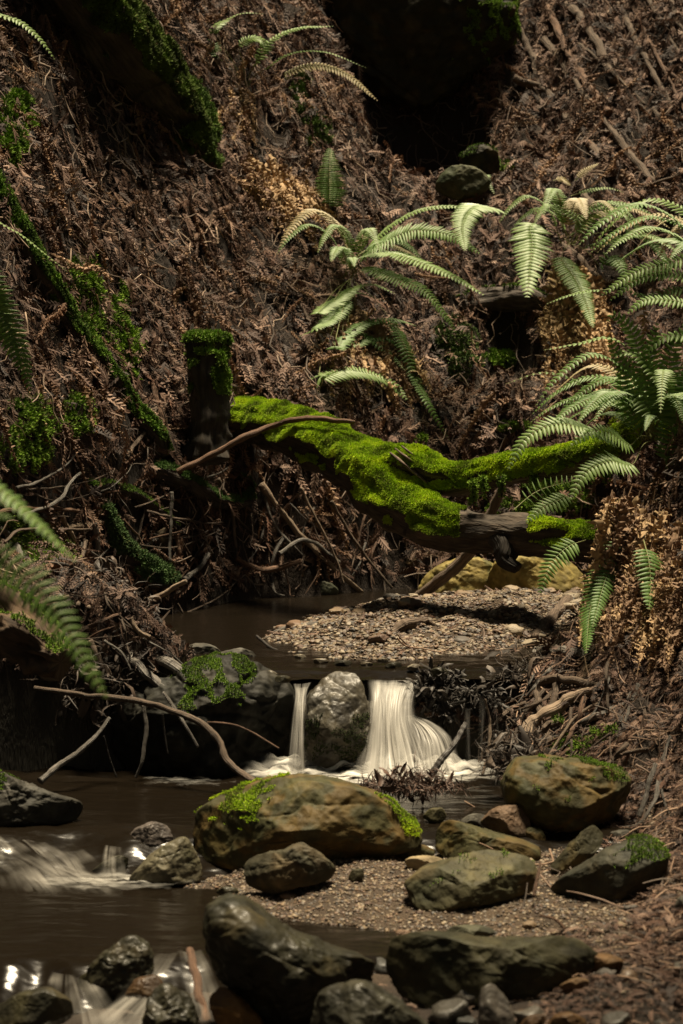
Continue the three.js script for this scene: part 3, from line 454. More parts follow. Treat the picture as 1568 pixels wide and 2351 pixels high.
rock('rock', 'greenish angular rock below the dark hollow', 'rock', [[1000, 435], [1015, 395], [1055, 378], [1100, 390], [1128, 415], [1105, 448], [1050, 460]], 13.9, { seed: 57, detail: 18, tones: [[0.10, 0.10, 0.055], [0.06, 0.07, 0.035]] });
rock('rock', 'dark mossy rock at the mouth of the hollow', 'rock', [[1055, 365], [1075, 340], [1110, 333], [1142, 352], [1148, 392], [1110, 402], [1070, 392]], 14.1, { seed: 59, detail: 18, tones: DARK, moss: { n: 2000, size: 0.025, ny: 0.2, cut: -0.2, where: () => true, tones: MOSS_SHADED } });
function restRock(label, outline, opt) {                                        // a stone that lies on the bank: its distance is that of the bank there
  let u = 0, v = 0; outline.forEach(p => { u += p[0] / outline.length; v += p[1] / outline.length; });
  return rock(opt.name || 'stone', label, 'stone', outline, -hit(u, v).z + 0.02, opt);
}
restRock('square buff stone lying on the leaf litter slope', [[362, 478], [385, 470], [410, 472], [406, 503], [382, 512], [366, 500]], { seed: 61, detail: 10, tones: [[0.24, 0.18, 0.10], [0.19, 0.14, 0.08]] });
restRock('small cream stone on the slope below the mossy trunk', [[298, 348], [310, 335], [324, 342], [318, 356], [304, 360]], { seed: 63, detail: 8, tones: [[0.5, 0.45, 0.34], [0.4, 0.35, 0.26]] });
restRock('grey stone half sunk at the far edge of upper pool', [[722, 1365], [735, 1335], [760, 1338], [782, 1362], [760, 1372]], { seed: 65, detail: 10, tones: [[0.16, 0.16, 0.12], [0.11, 0.12, 0.08]] });
restRock('tan stone on the muddy bank left of the leaning pole', [[930, 1290], [942, 1276], [962, 1280], [968, 1296], [945, 1302]], { seed: 66, detail: 8, tones: [[0.3, 0.22, 0.13], [0.2, 0.16, 0.1]] });
restRock('dark stone in the root bank under the curled branch', [[335, 1255], [350, 1225], [385, 1210], [398, 1230], [385, 1262], [350, 1270]], { seed: 67, detail: 10, tones: [[0.10, 0.075, 0.045], [0.07, 0.06, 0.035]] });
restRock('rounded stone between the reddish rock and leaning slabs', [[1198, 1920], [1212, 1900], [1240, 1902], [1254, 1925], [1240, 1945], [1205, 1942]], { seed: 68, detail: 10, tones: CLAY });
restRock('small blue grey stone beside the ridged olive rock', [[1058, 1885], [1085, 1868], [1115, 1872], [1112, 1892], [1080, 1900]], { seed: 69, detail: 10, tones: GREY });
restRock('dark stone on the litter right of the big boulder', [[970, 1880], [985, 1858], [1015, 1855], [1025, 1875], [1005, 1892]], { seed: 70, detail: 10, tones: DARK.map(c => c.map(x => x * 2)) });
restRock('thin olive stone lodged under the ridged rock', [[890, 1955], [920, 1942], [970, 1940], [1000, 1955], [985, 1970], [920, 1974]], { seed: 71, detail: 12, tones: CLAY });
restRock('pale flat stone with cream top on the sand', [[930, 1975], [960, 1965], [1000, 1968], [1030, 1980], [1000, 1998], [940, 2000]], { seed: 72, detail: 12, tones: [[0.35, 0.28, 0.16], [0.2, 0.16, 0.1]] });
restRock('small upright dark stone alone on the wet sand', [[800, 2020], [808, 1998], [832, 1995], [836, 2015], [820, 2026]], { seed: 73, detail: 8, tones: DARK.map(c => c.map(x => x * 2)) });
restRock('black wet stone at the waterline of the sandy beach', [[495, 2050], [512, 2036], [540, 2038], [550, 2052], [525, 2060]], { seed: 74, detail: 8, mat: M.wet, tones: DARK });
restRock('low smooth stone behind the long dark boulder', [[1015, 2145], [1040, 2128], [1100, 2125], [1145, 2140], [1140, 2158], [1060, 2160]], { seed: 75, detail: 12, tones: [[0.10, 0.10, 0.065], [0.07, 0.07, 0.05]] });
restRock('grey brown upright cobble before the long dark boulder', [[1098, 2340], [1105, 2275], [1130, 2260], [1165, 2295], [1185, 2350], [1170, 2380], [1110, 2380]], { seed: 76, detail: 14, mat: M.wet, tones: [[0.12, 0.105, 0.09], [0.09, 0.08, 0.065]] });
restRock('amber cobble at the foot of the right bank', [[1255, 2365], [1270, 2335], [1310, 2325], [1345, 2345], [1340, 2380], [1280, 2385]], { seed: 77, detail: 12, mat: M.wet, tones: BROWN });
restRock('brown cobble beside the amber cobble', [[1195, 2360], [1210, 2335], [1245, 2330], [1258, 2350], [1240, 2372]], { seed: 78, detail: 10, mat: M.wet, tones: BROWN.map(c => c.map(x => x * 0.7)) });
restRock('ochre stone on the dark right bank', [[1330, 2230], [1345, 2200], [1385, 2190], [1430, 2205], [1420, 2235], [1370, 2245]], { seed: 79, detail: 12, tones: BROWN });
restRock('small tan stone below the ochre stone', [[1285, 2265], [1320, 2245], [1350, 2250], [1345, 2275], [1300, 2280]], { seed: 80, detail: 10, tones: [[0.22, 0.14, 0.07], [0.16, 0.1, 0.05]] });
restRock('rounded grey stone beside leaning slab mossy corner', [[1385, 1935], [1400, 1912], [1440, 1905], [1465, 1920], [1440, 1945], [1405, 1948]], { seed: 81, detail: 10, tones: GREY });
restRock('dark stone under the leaning slab mossy corner', [[1490, 1985], [1500, 1955], [1530, 1945], [1555, 1965], [1545, 1995], [1510, 2000]], { seed: 82, detail: 10, tones: DARK.map(c => c.map(x => x * 1.5)) });
restRock('blue grey stone at the foot of right litter bank', [[1548, 2090], [1560, 2060], [1590, 2050], [1600, 2100], [1570, 2110]], { seed: 83, detail: 8, tones: GREY });
{ // stones and wet scraps breaking the lip of the upper pool
  const rnd = rngOf(83);
  [[620, 1548, 16, 9], [650, 1560, 20, 9], [735, 1518, 18, 7], [790, 1522, 22, 7], [840, 1525, 16, 6], [905, 1528, 20, 8], [950, 1532, 16, 8], [560, 1500, 22, 9], [690, 1508, 14, 6], [1010, 1545, 22, 12], [880, 1516, 14, 6]].forEach(([u, v, a, b], i) => {
    const o = []; for (let k = 0; k < 8; k++) { const t = k / 8 * 6.283, q = 0.85 + 0.3 * rnd(); o.push([u + a * q * Math.cos(t), v - b * q * Math.sin(t)]); }
    let d = 9; const ray = at(u, v + b * 0.6, 1).sub(EYE); d = (0.37 - EYE.y) / ray.y; rock('lip_stone', 'small wet stone breaking the surface at the upper pool lip', 'stone', o, d, { group: 'stones at the pool lip', seed: 90 + i, detail: 9, mat: M.wet, tones: i % 2 ? DARK : [[0.12, 0.1, 0.07], [0.17, 0.15, 0.11]] });
  });
}
// ------------------------------------------------------------------ logs
{ // the forked mossy log over the creek
  const g = group('mossy_log'); tag(g, 'forked fallen log wrapped in bright green moss spanning the creek', 'log');
  const wood = [[0.04, 0.031, 0.021], [0.088, 0.066, 0.046]];
  const main = P3([[520, 975, 11.9, 40], [560, 968, 11.6, 48], [630, 978, 11.25, 54], [720, 1012, 10.85, 58], [800, 1056, 10.55, 62], [862, 1102, 10.3, 66], [920, 1158, 10.1, 64], [985, 1198, 9.95, 56], [1060, 1218, 9.8, 48], [1150, 1226, 9.7, 46], [1250, 1234, 9.55, 44], [1350, 1246, 9.4, 42], [1440, 1270, 9.2, 36]]);
  const up = P3([[850, 1060, 10.35, 40], [900, 1066, 10.25, 44], [960, 1070, 10.15, 46], [1010, 1096, 10.05, 42], [1075, 1098, 9.95, 36], [1170, 1078, 9.85, 36], [1290, 1060, 9.7, 36], [1390, 1032, 9.5, 36], [1470, 995, 9.3, 34], [1530, 965, 9.1, 30]]);
  g.position.copy(at(1060, 1260, 9.8));
  const loc = l => l.map(q => ({ p: q.p.clone().sub(g.position), r: q.r }));
  const tg = limbGeo(loc(main), { seg: 150, rad: 30, knot: 0.16, flute: 0.1, seed: 4, tones: wood }), bg = limbGeo(loc(up), { seg: 110, rad: 24, knot: 0.16, flute: 0.12, seed: 9, tones: wood });
  const trunk = put('trunk', tg, M.bark, g), branch = put('branch', bg, M.bark, g);
  const ux = p => 784 + (p.x + g.position.x) / -(p.z + g.position.z) * F;
  const where = main_ => (p, n, r) => {
    const u = ux(p), edge = 0.18 * N3(p.x * 5, p.y * 5, p.z * 5) + 0.1 * N3(p.x * 17, p.y * 17, p.z * 17);
    if (main_) { if (u > 1055 && u < 1215) return n.y > 0.75 + edge * 2 && N3(p.x * 8, p.y * 8, 4) > 0.35; return n.y + 0.15 * n.z > (u > 1200 ? 0.3 : 0.02) + edge; }
    return n.y + 0.1 * n.z > (u > 1120 ? -0.35 : 0.0) + edge * 1.6;
  };
  mossOn(trunk, scatterOn(tg, 85000, where(true), 5), 0.0085, MOSS_YELLOW_LIT, 6); mossOn(branch, scatterOn(bg, 85000, where(false), 8), 0.0085, MOSS_YELLOW_LIT, 9);
  // a torn strip of dead bark in the crotch, a knobbly broken stub hanging below
  for (const [a, b, c] of [[0, 0, 6], [14, -6, 4], [-12, 10, 4]]) put('bark_strip', limbGeo(loc(P3([[908 + a, 1030 + b, 10.12, 3], [935 + a, 1052 + b, 10.06, c], [962 + a, 1074 + b, 10.03, c + 1], [992 + a, 1098 + b, 9.98, 2]])), { seg: 30, rad: 8, knot: 0.8, tones: [[0.16, 0.11, 0.08], [0.34, 0.25, 0.19]] }), M.bark, g);
  put('broken_stub', limbGeo(loc(P3([[1150, 1225, 9.7, 40], [1165, 1262, 9.62, 34], [1160, 1285, 9.6, 22], [1190, 1305, 9.56, 12]])), { seg: 30, rad: 14, knot: 0.35, tones: [[0.02, 0.017, 0.013], [0.05, 0.04, 0.03]] }), M.bark, g);
  // hanging moss strands under the upper branch
  for (const [u, v, L] of [[1085, 1120, 40], [1110, 1112, 30], [1150, 1108, 34], [1225, 1100, 26], [1260, 1098, 45], [1330, 1085, 40], [1350, 1080, 30], [1390, 1065, 46], [1420, 1050, 40]]) {
    const sg = limbGeo(loc(P3([[u, v - 15, 9.72, 4], [u + 2, v + L * 0.5, 9.72, 3], [u + 1, v + L, 9.72, 1]])), { seg: 10, rad: 6, knot: 0.6, tones: [[0.03, 0.035, 0.01], [0.05, 0.07, 0.012]] });
    const s = put('hanging_moss', sg, M.bark, g); mossOn(s, scatterOn(sg, 22000, () => true, u), 0.014, MOSS_HALF_LIT, u);
  }
}
function mossyLimb(name, label, cat, pts, { tones = MOSS_SHADED, dens = 9000, size = 0.02, limit = 0.0, wood = [[0.03, 0.024, 0.018], [0.07, 0.055, 0.04]], seed = 1, rad = 18, seg = 70, knot = 0.2, extra } = {}) {
  const g = group(name); tag(g, label, cat); g.position.copy(pts[0].p);
  const geo = limbGeo(pts.map(q => ({ p: q.p.clone().sub(g.position), r: q.r })), { seg, rad, knot, flute: 0.12, seed, tones: wood }), o = put('wood', geo, M.bark, g);
  mossOn(o, scatterOn(geo, dens * 2.2, (p, n) => n.y + (extra ? extra(p, n) : 0) > limit + 0.3 * N3(p.x * 5 + seed, p.y * 5, p.z * 5), seed), size * 0.66, tones, seed); return g;
}
mossyLimb('mossy_root', 'long dark root furred with moss slanting down the left bank', 'root', onG([[-40, 380, 26, 0.01], [10, 470, 26, 0.016], [50, 555, 27, 0.016], [95, 640, 27, 0.016], [135, 710, 28, 0.016], [190, 795, 30, 0.016], [250, 880, 30, 0.018], [310, 955, 30, 0.02], [360, 1012, 26, 0.02], [378, 1050, 16, 0.015]]), { seed: 3, limit: -0.1, tones: [[0.05, 0.09, 0.012], [0.09, 0.17, 0.018], [0.13, 0.24, 0.02]], dens: 12000, size: 0.02 });
mossyLimb('leaning_tree', 'thick leaning tree trunk with mossy upper side above a black hollow', 'tree', onG([[40, -200, 95, 0.35], [150, -50, 95, 0.35], [235, 60, 90, 0.35], [315, 150, 78, 0.32], [380, 225, 62, 0.22], [430, 300, 46, 0.1], [460, 360, 26, 0.02]]), { seed: 5, limit: -0.1, rad: 26, seg: 90, size: 0.03, dens: 6000, tones: [[0.05, 0.07, 0.015], [0.09, 0.14, 0.02], [0.13, 0.2, 0.03]], extra: (p, n) => 0.6 * n.x });
mossyLimb('mossy_root', 'mossy root flare spreading over the slope under the leaning trunk', 'root', onG([[385, 190, 30, 0.03], [430, 235, 40, 0.025], [445, 300, 48, 0.02], [455, 350, 36, 0.01], [490, 380, 16, 0.005]]), { seed: 8, limit: -0.5, size: 0.03, dens: 6000, tones: [[0.06, 0.1, 0.02], [0.1, 0.17, 0.03], [0.14, 0.22, 0.04]] });
{ const b = hit(475, 985); const d = -b.z - 0.25; mossyLimb('stump', 'upright broken stump capped with green moss on the slope', 'stump', P3([[476, 1060, d - 0.03, 46], [476, 990, d, 44], [474, 900, d, 44], [470, 820, d, 44], [470, 775, d, 45], [470, 768, d, 30]]), { seed: 11, limit: 0.35, size: 0.024, dens: 12000, knot: 0.34, wood: [[0.03, 0.025, 0.018], [0.06, 0.048, 0.035]], tones: [[0.1, 0.16, 0.02], [0.15, 0.26, 0.03], [0.22, 0.34, 0.05]], extra: (p, n) => (p.y > 0.64 ? 0.9 : 0) + (n.x > 0.4 && p.y > 0.36 ? 0.7 : 0) - (p.y < 0.36 ? 1 : 0) }); const st = scene.children[scene.children.length - 1]; for (const [u, h, w] of [[440, 26, 9], [455, 14, 10], [488, 20, 9], [500, 34, 7], [470, 10, 12]]) { const sp = put('splinter', limbGeo(P3([[u, 800, d, w], [u, 770, d, w], [u + 2, 768 - h, d, 1.5]]).map(q => ({ p: q.p.sub(st.position), r: q.r })), { seg: 12, rad: 7, knot: 0.3, tones: [[0.05, 0.04, 0.03], [0.1, 0.08, 0.055]] }), M.bark, st); } }
mossyLimb('mossy_branch', 'twisted hooked branch with moss hanging off the left bank', 'branch', onG([[350, 1080, 22, 0.02], [400, 1095, 24, 0.03], [450, 1125, 20, 0.04], [500, 1150, 16, 0.045], [545, 1155, 15, 0.045], [575, 1140, 13, 0.045], [572, 1110, 10, 0.045], [550, 1095, 7, 0.04]]), { seed: 13, limit: 0.25, size: 0.018, dens: 12000, tones: [[0.06, 0.12, 0.03], [0.11, 0.2, 0.05]] });
mossyLimb('mossy_branch', 'thin mossy branch snaking above the undercut bank', 'branch', onG([[205, 1115, 12, 0.02], [260, 1120, 14, 0.03], [310, 1135, 10, 0.035], [350, 1165, 9, 0.035], [385, 1190, 9, 0.03], [410, 1215, 6, 0.03]]), { seed: 15, limit: 0.3, size: 0.014, dens: 12000, tones: MOSS_SHADED });
mossyLimb('mossy_root', 'moss draped root hanging over the dark pool edge', 'root', onG([[232, 1165, 16, 0.02], [250, 1210, 20, 0.02], [275, 1255, 22, 0.03], [310, 1295, 26, 0.035], [345, 1315, 34, 0.04], [390, 1330, 22, 0.04]]), { seed: 17, limit: -0.4, size: 0.024, dens: 9000, tones: [[0.05, 0.09, 0.03], [0.09, 0.16, 0.05]] });
mossyLimb('rotten_log', 'short rotten log with crumbling orange broken end under the brush', 'log', P3([[-120, 1380, 7.75, 75], [-40, 1415, 7.7, 74], [40, 1455, 7.62, 70], [95, 1490, 7.55, 58], [140, 1520, 7.48, 34]]), { seed: 19, limit: 0.75, rad: 26, size: 0.015, dens: 9000, knot: 0.5, wood: [[0.05, 0.035, 0.023], [0.16, 0.1, 0.055]], tones: MOSS_HALF_LIT });
mossyLimb('dead_log', 'grey rotting log end roofing a dark hole in the slope', 'log', onG([[1050, 700, 22, 0.01], [1100, 690, 26, 0.02], [1170, 685, 28, 0.028], [1230, 690, 24, 0.02], [1265, 705, 14, 0.01]]), { seed: 21, limit: 0.85, rad: 18, wood: [[0.06, 0.05, 0.04], [0.14, 0.115, 0.095]] });

// ------------------------------------------------------------------ moss cushions on the banks
function mossPatch(label, spots, tones, size = 0.028, dens = 2600) {
  const rnd = rngOf(spots[0][0] * 7 + spots[0][1]), pts = [], c = hit(spots[0][0], spots[0][1]);
  for (const [u, v, ru, rv] of spots) {
    const d = -hit(u, v).z, n = Math.round(3.4 * dens * Math.PI * ru * rv * (d / F) ** 2 * 1.8);
    for (let i = 0; i < n; i++) { const a = rnd() * 6.283, r = Math.sqrt(rnd()), q = hit(u + ru * r * Math.cos(a), v + rv * r * Math.sin(a)); if (1 - r + 0.6 * N3(q.x * 6, q.y * 6, q.z * 6) < 0.05) continue; const nn = gnorm(q.x, -q.z); q.addScaledVector(nn, 0.012 + 0.045 * (1 - r * r) * (0.6 + 0.4 * N3(q.x * 9, q.y * 9, 1))); pts.push([q.sub(c), nn]); }
  }
  const im = mossOn(scene, pts, size * 0.74, tones, 3, numbered('moss_cushion')); im.position.copy(c); return tag(im, label, 'moss');
}
mossPatch('moss cushion below the leaning trunk on the brown slope', [[430, 270, 58, 90], [470, 330, 30, 50]], [[0.07, 0.11, 0.02], [0.1, 0.17, 0.03], [0.15, 0.23, 0.04]], 0.03);
mossPatch('moss cushion beside hanging dark fern on upper slope', [[685, 210, 30, 45], [690, 260, 30, 40], [725, 310, 38, 40]], [[0.06, 0.1, 0.02], [0.1, 0.16, 0.03]], 0.03);
mossPatch('dark moss cushion below the lone drooping frond', [[30, 270, 50, 80], [20, 350, 40, 50]], MOSS_HALF_LIT, 0.03);
mossPatch('moss cushion right of the long mossy root', [[180, 660, 50, 80], [265, 730, 46, 80], [285, 810, 44, 80], [200, 760, 40, 60]], MOSS_HALF_LIT, 0.028);
mossPatch('dark moss patch on the left bank under the root', [[60, 970, 60, 60], [40, 1040, 70, 50], [160, 960, 60, 60]], MOSS_HALF_LIT, 0.026);
mossPatch('moss patch low on the left bank behind the twigs', [[60, 1260, 70, 50], [30, 1200, 50, 50], [130, 1280, 50, 40]], MOSS_HALF_LIT, 0.024);
mossPatch('moss cushion left of the dark hole in the slope', [[1040, 790, 50, 70], [1060, 840, 36, 40]], [[0.05, 0.09, 0.02], [0.09, 0.15, 0.03]], 0.028);
mossPatch('bright little moss cushion under the dark hole', [[1140, 830, 50, 28]], MOSS_HALF_LIT, 0.026);
mossPatch('moss growing on bank behind the log fork', [[1180, 1170, 60, 30], [1300, 1150, 70, 40], [1240, 1130, 60, 30], [1150, 1190, 40, 20]], MOSS_HALF_LIT, 0.024);
mossPatch('moss tufts at the foot of the fern skirt', [[960, 1010, 30, 20], [1180, 985, 40, 16]], MOSS_HALF_LIT, 0.024);
mossPatch('moss clump on the root bank above brown boulder', [[1330, 1720, 60, 28], [1400, 1690, 40, 22], [1300, 1670, 30, 18]], MOSS_HALF_LIT, 0.016);
mossPatch('vivid moss patch on the bank at fern foot', [[1450, 985, 50, 40], [1400, 1005, 30, 20]], MOSS_YELLOW_LIT, 0.018, 5000);
mossPatch('small moss patch by the hollow mouth', [[1165, 385, 26, 18], [1195, 100, 10, 8]], MOSS_HALF_LIT, 0.026);

// ------------------------------------------------------------------ branches, sticks and roots
const S = (label, pts, mat, opt = {}) => stick(opt.name || 'fallen_branch', label, opt.cat || 'branch', pts, mat, opt);
S('thin reddish branch resting across the left end of mossy log', P3([[408, 1084, 10.7, 7], [480, 1048, 10.72, 7], [560, 1004, 10.75, 7.5], [630, 975, 10.8, 7.5], [700, 962, 10.7, 7], [770, 964, 10.5, 6], [812, 969, 10.45, 5]]), M.stickRed);
S('straight dark pole leaning from the gravel bar up behind the log', P3([[922, 1398, 10.9, 12], [1000, 1340, 10.75, 14], [1070, 1278, 10.62, 14], [1120, 1195, 10.5, 12], [1165, 1090, 10.4, 10]]), M.stick, { name: 'leaning_pole', cat: 'pole', wig: 0.1, knot: 0.08 });
S('thick sawn branch jutting from the debris over the pool', P3([[255, 1395, 8.9, 16], [310, 1432, 8.8, 19], [370, 1470, 8.7, 20], [418, 1505, 8.62, 19]]), M.stickGrey, { knot: 0.06, rad: 14 });
S('peeled tan branch poking up from the debris over the pool', P3([[285, 1412, 8.75, 6], [340, 1380, 8.7, 6], [395, 1352, 8.66, 6], [428, 1334, 8.64, 5]]), M.stickPale);
S('long bare branch curving from the debris down into the lower pool', P3([[80, 1578, 8.0, 6], [190, 1596, 7.95, 7], [300, 1606, 7.9, 7], [390, 1630, 7.85, 8], [450, 1655, 7.8, 9], [495, 1690, 7.75, 10], [520, 1745, 7.7, 10], [560, 1782, 7.66, 10], [610, 1802, 7.62, 9]].map(([u, v, d, r]) => [u, v, d, r * 0.85])), M.stick, { seg: 70, knot: 0.3 });
S('grey root bending down over the black ledge', P3([[335, 1508, 8.35, 9], [390, 1525, 8.25, 12], [430, 1552, 8.2, 12], [455, 1600, 8.16, 9]]), M.stickGrey);
S('dark root slanting beside the grey bending root', P3([[285, 1490, 8.3, 12], [320, 1535, 8.2, 12], [360, 1570, 8.15, 10], [402, 1600, 8.1, 5]]), M.stickGrey);
S('straight grey stick slanting into the lower pool beside broken grey rock', P3([[250, 1648, 7.9, 4], [225, 1685, 7.85, 5], [185, 1722, 7.8, 6], [130, 1762, 7.75, 7], [92, 1795, 7.7, 8]]), M.stickGrey);
S('thin wet stick hanging below the ledge', P3([[330, 1620, 8.0, 4], [335, 1680, 7.98, 5], [325, 1750, 7.95, 4], [312, 1785, 7.95, 3]]), M.stickGrey);
S('short stick hanging through the long curving branch', P3([[375, 1590, 7.9, 4], [410, 1640, 7.86, 5], [440, 1690, 7.82, 4], [455, 1715, 7.8, 3]]), M.stickGrey);
S('fine reddish twig angling out under the chute', P3([[455, 1658, 8.0, 3], [530, 1662, 7.98, 2.5], [560, 1672, 7.98, 2.5], [640, 1718, 7.95, 2]]), M.stickRed);
S('fine wet twig dangling from the long branch', P3([[238, 1690, 7.9, 2.5], [250, 1735, 7.9, 2.5], [268, 1785, 7.9, 2]]), M.stickDark);
S('feathery hanging twig below the ledge', P3([[372, 1640, 7.9, 3], [378, 1690, 7.9, 2.5], [385, 1730, 7.9, 2]]), M.stickDark);
S('bent driftwood branch lying along the gravel bar edge', onG([[580, 1500, 6, 0.001], [572, 1468, 7, 0.002], [610, 1458, 8, 0.002], [650, 1447, 9, 0.002], [720, 1437, 9, 0.002], [815, 1432, 7, 0.001]]), M.stickGrey);
S('twig forked from the driftwood branch into the water', P3([[590, 1462, 9.35, 4], [620, 1485, 9.2, 4], [655, 1502, 9.1, 3]]), M.stickDark);
S('dark waterlogged stump of driftwood on the gravel', onG([[898, 1450, 9, 0.004], [925, 1441, 15, 0.006], [950, 1436, 11, 0.006], [972, 1430, 12, 0.005], [998, 1436, 4, 0.003]]), M.stick, { name: 'driftwood', cat: 'driftwood', knot: 0.5, rad: 12 });
S('dark stick leaning in the veil of the waterfall', P3([[985, 1782, 7.85, 8], [1020, 1735, 7.9, 8], [1050, 1695, 7.95, 8], [1068, 1662, 8.0, 6]]), M.stickDark);
S('slender upright tan twig right of the trickles', P3([[1108, 1780, 7.7, 4], [1122, 1720, 7.75, 4], [1124, 1660, 7.8, 3.5], [1115, 1605, 7.8, 2.5]]), M.stickPale);
S('pale peeled branch slanting down the right root bank', onG([[1545, 1575, 8, 0.02], [1500, 1625, 10, 0.025], [1440, 1688, 12, 0.025], [1395, 1728, 11, 0.02], [1355, 1752, 9, 0.012]]), M.stickRed);
const RT = { name: 'exposed_root', cat: 'root', knot: 0.22, rad: 10, seg: 44 };
S('thick pale root snaking down the right bank to the boulder', onG([[1370, 1580, 9, 0.031], [1320, 1600, 13, 0.047], [1270, 1635, 15, 0.052], [1225, 1660, 16, 0.052], [1205, 1695, 15, 0.052], [1192, 1740, 12, 0.031]]), M.stickPale, RT);
S('looped grey root arching over the thick pale root', onG([[1375, 1572, 7, 0.026], [1310, 1562, 10, 0.052], [1255, 1562, 10, 0.065], [1235, 1590, 10, 0.065], [1238, 1620, 10, 0.057], [1252, 1645, 8, 0.042]]), M.stick, RT);
S('short root strut inside the looped root', onG([[1275, 1572, 7, 0.052], [1272, 1605, 7, 0.057], [1262, 1640, 6, 0.047]]), M.stick, RT);
S('forked root stub beside the thick pale root', onG([[1290, 1655, 9, 0.031], [1255, 1668, 10, 0.052], [1262, 1700, 9, 0.047], [1248, 1735, 6, 0.031]]), M.stick, RT);
S('weathered grey root bulging over the dark jam', onG([[1345, 1505, 12, 0.031], [1290, 1497, 14, 0.047], [1240, 1500, 15, 0.052], [1215, 1525, 14, 0.052], [1180, 1560, 10, 0.031]]), M.stickGrey, RT);
S('black wet branch lying along the gravel bar right edge', onG([[1180, 1490, 10, 0.021], [1130, 1515, 12, 0.026], [1090, 1540, 12, 0.021]]), M.stickDark, RT);
S('dark root running beside the forked root stub', onG([[1480, 1600, 6, 0.031], [1420, 1625, 9, 0.047], [1360, 1650, 9, 0.047], [1320, 1668, 7, 0.031]]), M.stickGrey, RT);
S('moss tipped root rising from the gravel to the fern mound', onG([[1225, 1465, 10, 0.026], [1260, 1425, 13, 0.052], [1300, 1380, 13, 0.052], [1345, 1350, 10, 0.031]]), M.stick, RT);
S('reddish thin branch leaning over the right bank', onG([[1440, 1590, 4, 0.052], [1330, 1640, 4, 0.078], [1240, 1770, 4, 0.052]]), M.stickPale);
S('bare dark twig standing right of the brown boulder', P3([[1468, 1875, 6.9, 6], [1490, 1800, 6.95, 6], [1505, 1755, 7, 5]]), M.stickGrey);
S('thin reddish twig standing on the dark right foreground', P3([[1330, 2250, 5.9, 5], [1318, 2180, 5.95, 5], [1280, 2115, 6.0, 4], [1240, 2100, 6.05, 3]]), M.stickRed);
S('brown stick jammed in the bottom cascade', P3([[438, 2180, 5.72, 9], [446, 2230, 5.62, 10], [460, 2290, 5.52, 10], [478, 2360, 5.42, 10]]), M.stickRed);
S('fine branch drooping across the dark dome boulder', P3([[585, 2300, 5.45, 5], [660, 2270, 5.42, 4], [720, 2245, 5.4, 3], [775, 2205, 5.4, 2]]), M.stickDark);
S('tan stick between the slab and narrow tilted rock', P3([[1225, 2058, 6.2, 4], [1235, 2010, 6.25, 4], [1240, 1980, 6.3, 3]]), M.stickRed);
// the brush pile in the lower left: one stick after another, each its own
{
  const L = [[[0, 1052], [80, 1095], [150, 1140], [210, 1190], [235, 1250], [265, 1320]], [[50, 1185], [140, 1145], [160, 1110], [185, 1085]], [[-10, 1178], [60, 1168], [180, 1172]], [[60, 1220], [180, 1208], [235, 1200]], [[0, 1255], [40, 1220], [90, 1214], [210, 1216]], [[88, 1282], [110, 1330], [140, 1370]], [[70, 1325], [110, 1323], [170, 1322]], [[120, 1400], [170, 1350], [190, 1300], [200, 1240]], [[180, 1390], [185, 1320], [195, 1240]], [[215, 1200], [225, 1260], [235, 1330]], [[225, 1250], [245, 1300], [250, 1390]], [[200, 1395], [260, 1350], [270, 1310]], [[20, 1440], [90, 1390], [160, 1370]], [[-5, 1210], [30, 1240], [60, 1330], [70, 1380]], [[150, 1470], [200, 1440], [250, 1418], [350, 1412]], [[300, 1418], [320, 1450], [345, 1462]], [[205, 1470], [240, 1540], [280, 1600]], [[240, 1470], [280, 1500], [300, 1540]], [[90, 1300], [60, 1340], [0, 1360]], [[140, 1180], [170, 1240], [195, 1290]], [[265, 1330], [300, 1290], [330, 1180], [345, 1120]], [[395, 1130], [392, 1200], [390, 1290]], [[405, 1225], [412, 1270], [415, 1290]], [[600, 1110], [650, 1180], [740, 1280], [830, 1360]], [[760, 1150], [800, 1220], [850, 1290], [900, 1350]], [[640, 1270], [700, 1240], [780, 1290]], [[540, 1280], [600, 1310], [690, 1290]], [[690, 1120], [730, 1200], [770, 1280], [790, 1340]], [[500, 1100], [530, 1170], [540, 1260]], [[420, 1330], [470, 1290], [478, 1270]]];
  const mats = [M.stick, M.stickGrey, M.stickRed, M.stickPale];
  L.forEach((l, i) => { const lift = 0.04 + 0.12 * ((i * 37 % 10) / 10); const r = 3.2 + (i * 53 % 10) * 0.55; S('bare stick tangled in the brush of the left bank', onG(l.map(([u, v], k) => [u, v, r * (1 - 0.4 * k / l.length), lift]), lift), mats[i % 4], { name: 'brush_stick', group: 'brush sticks of the left bank', seed: i, knot: 0.25 }); });
}
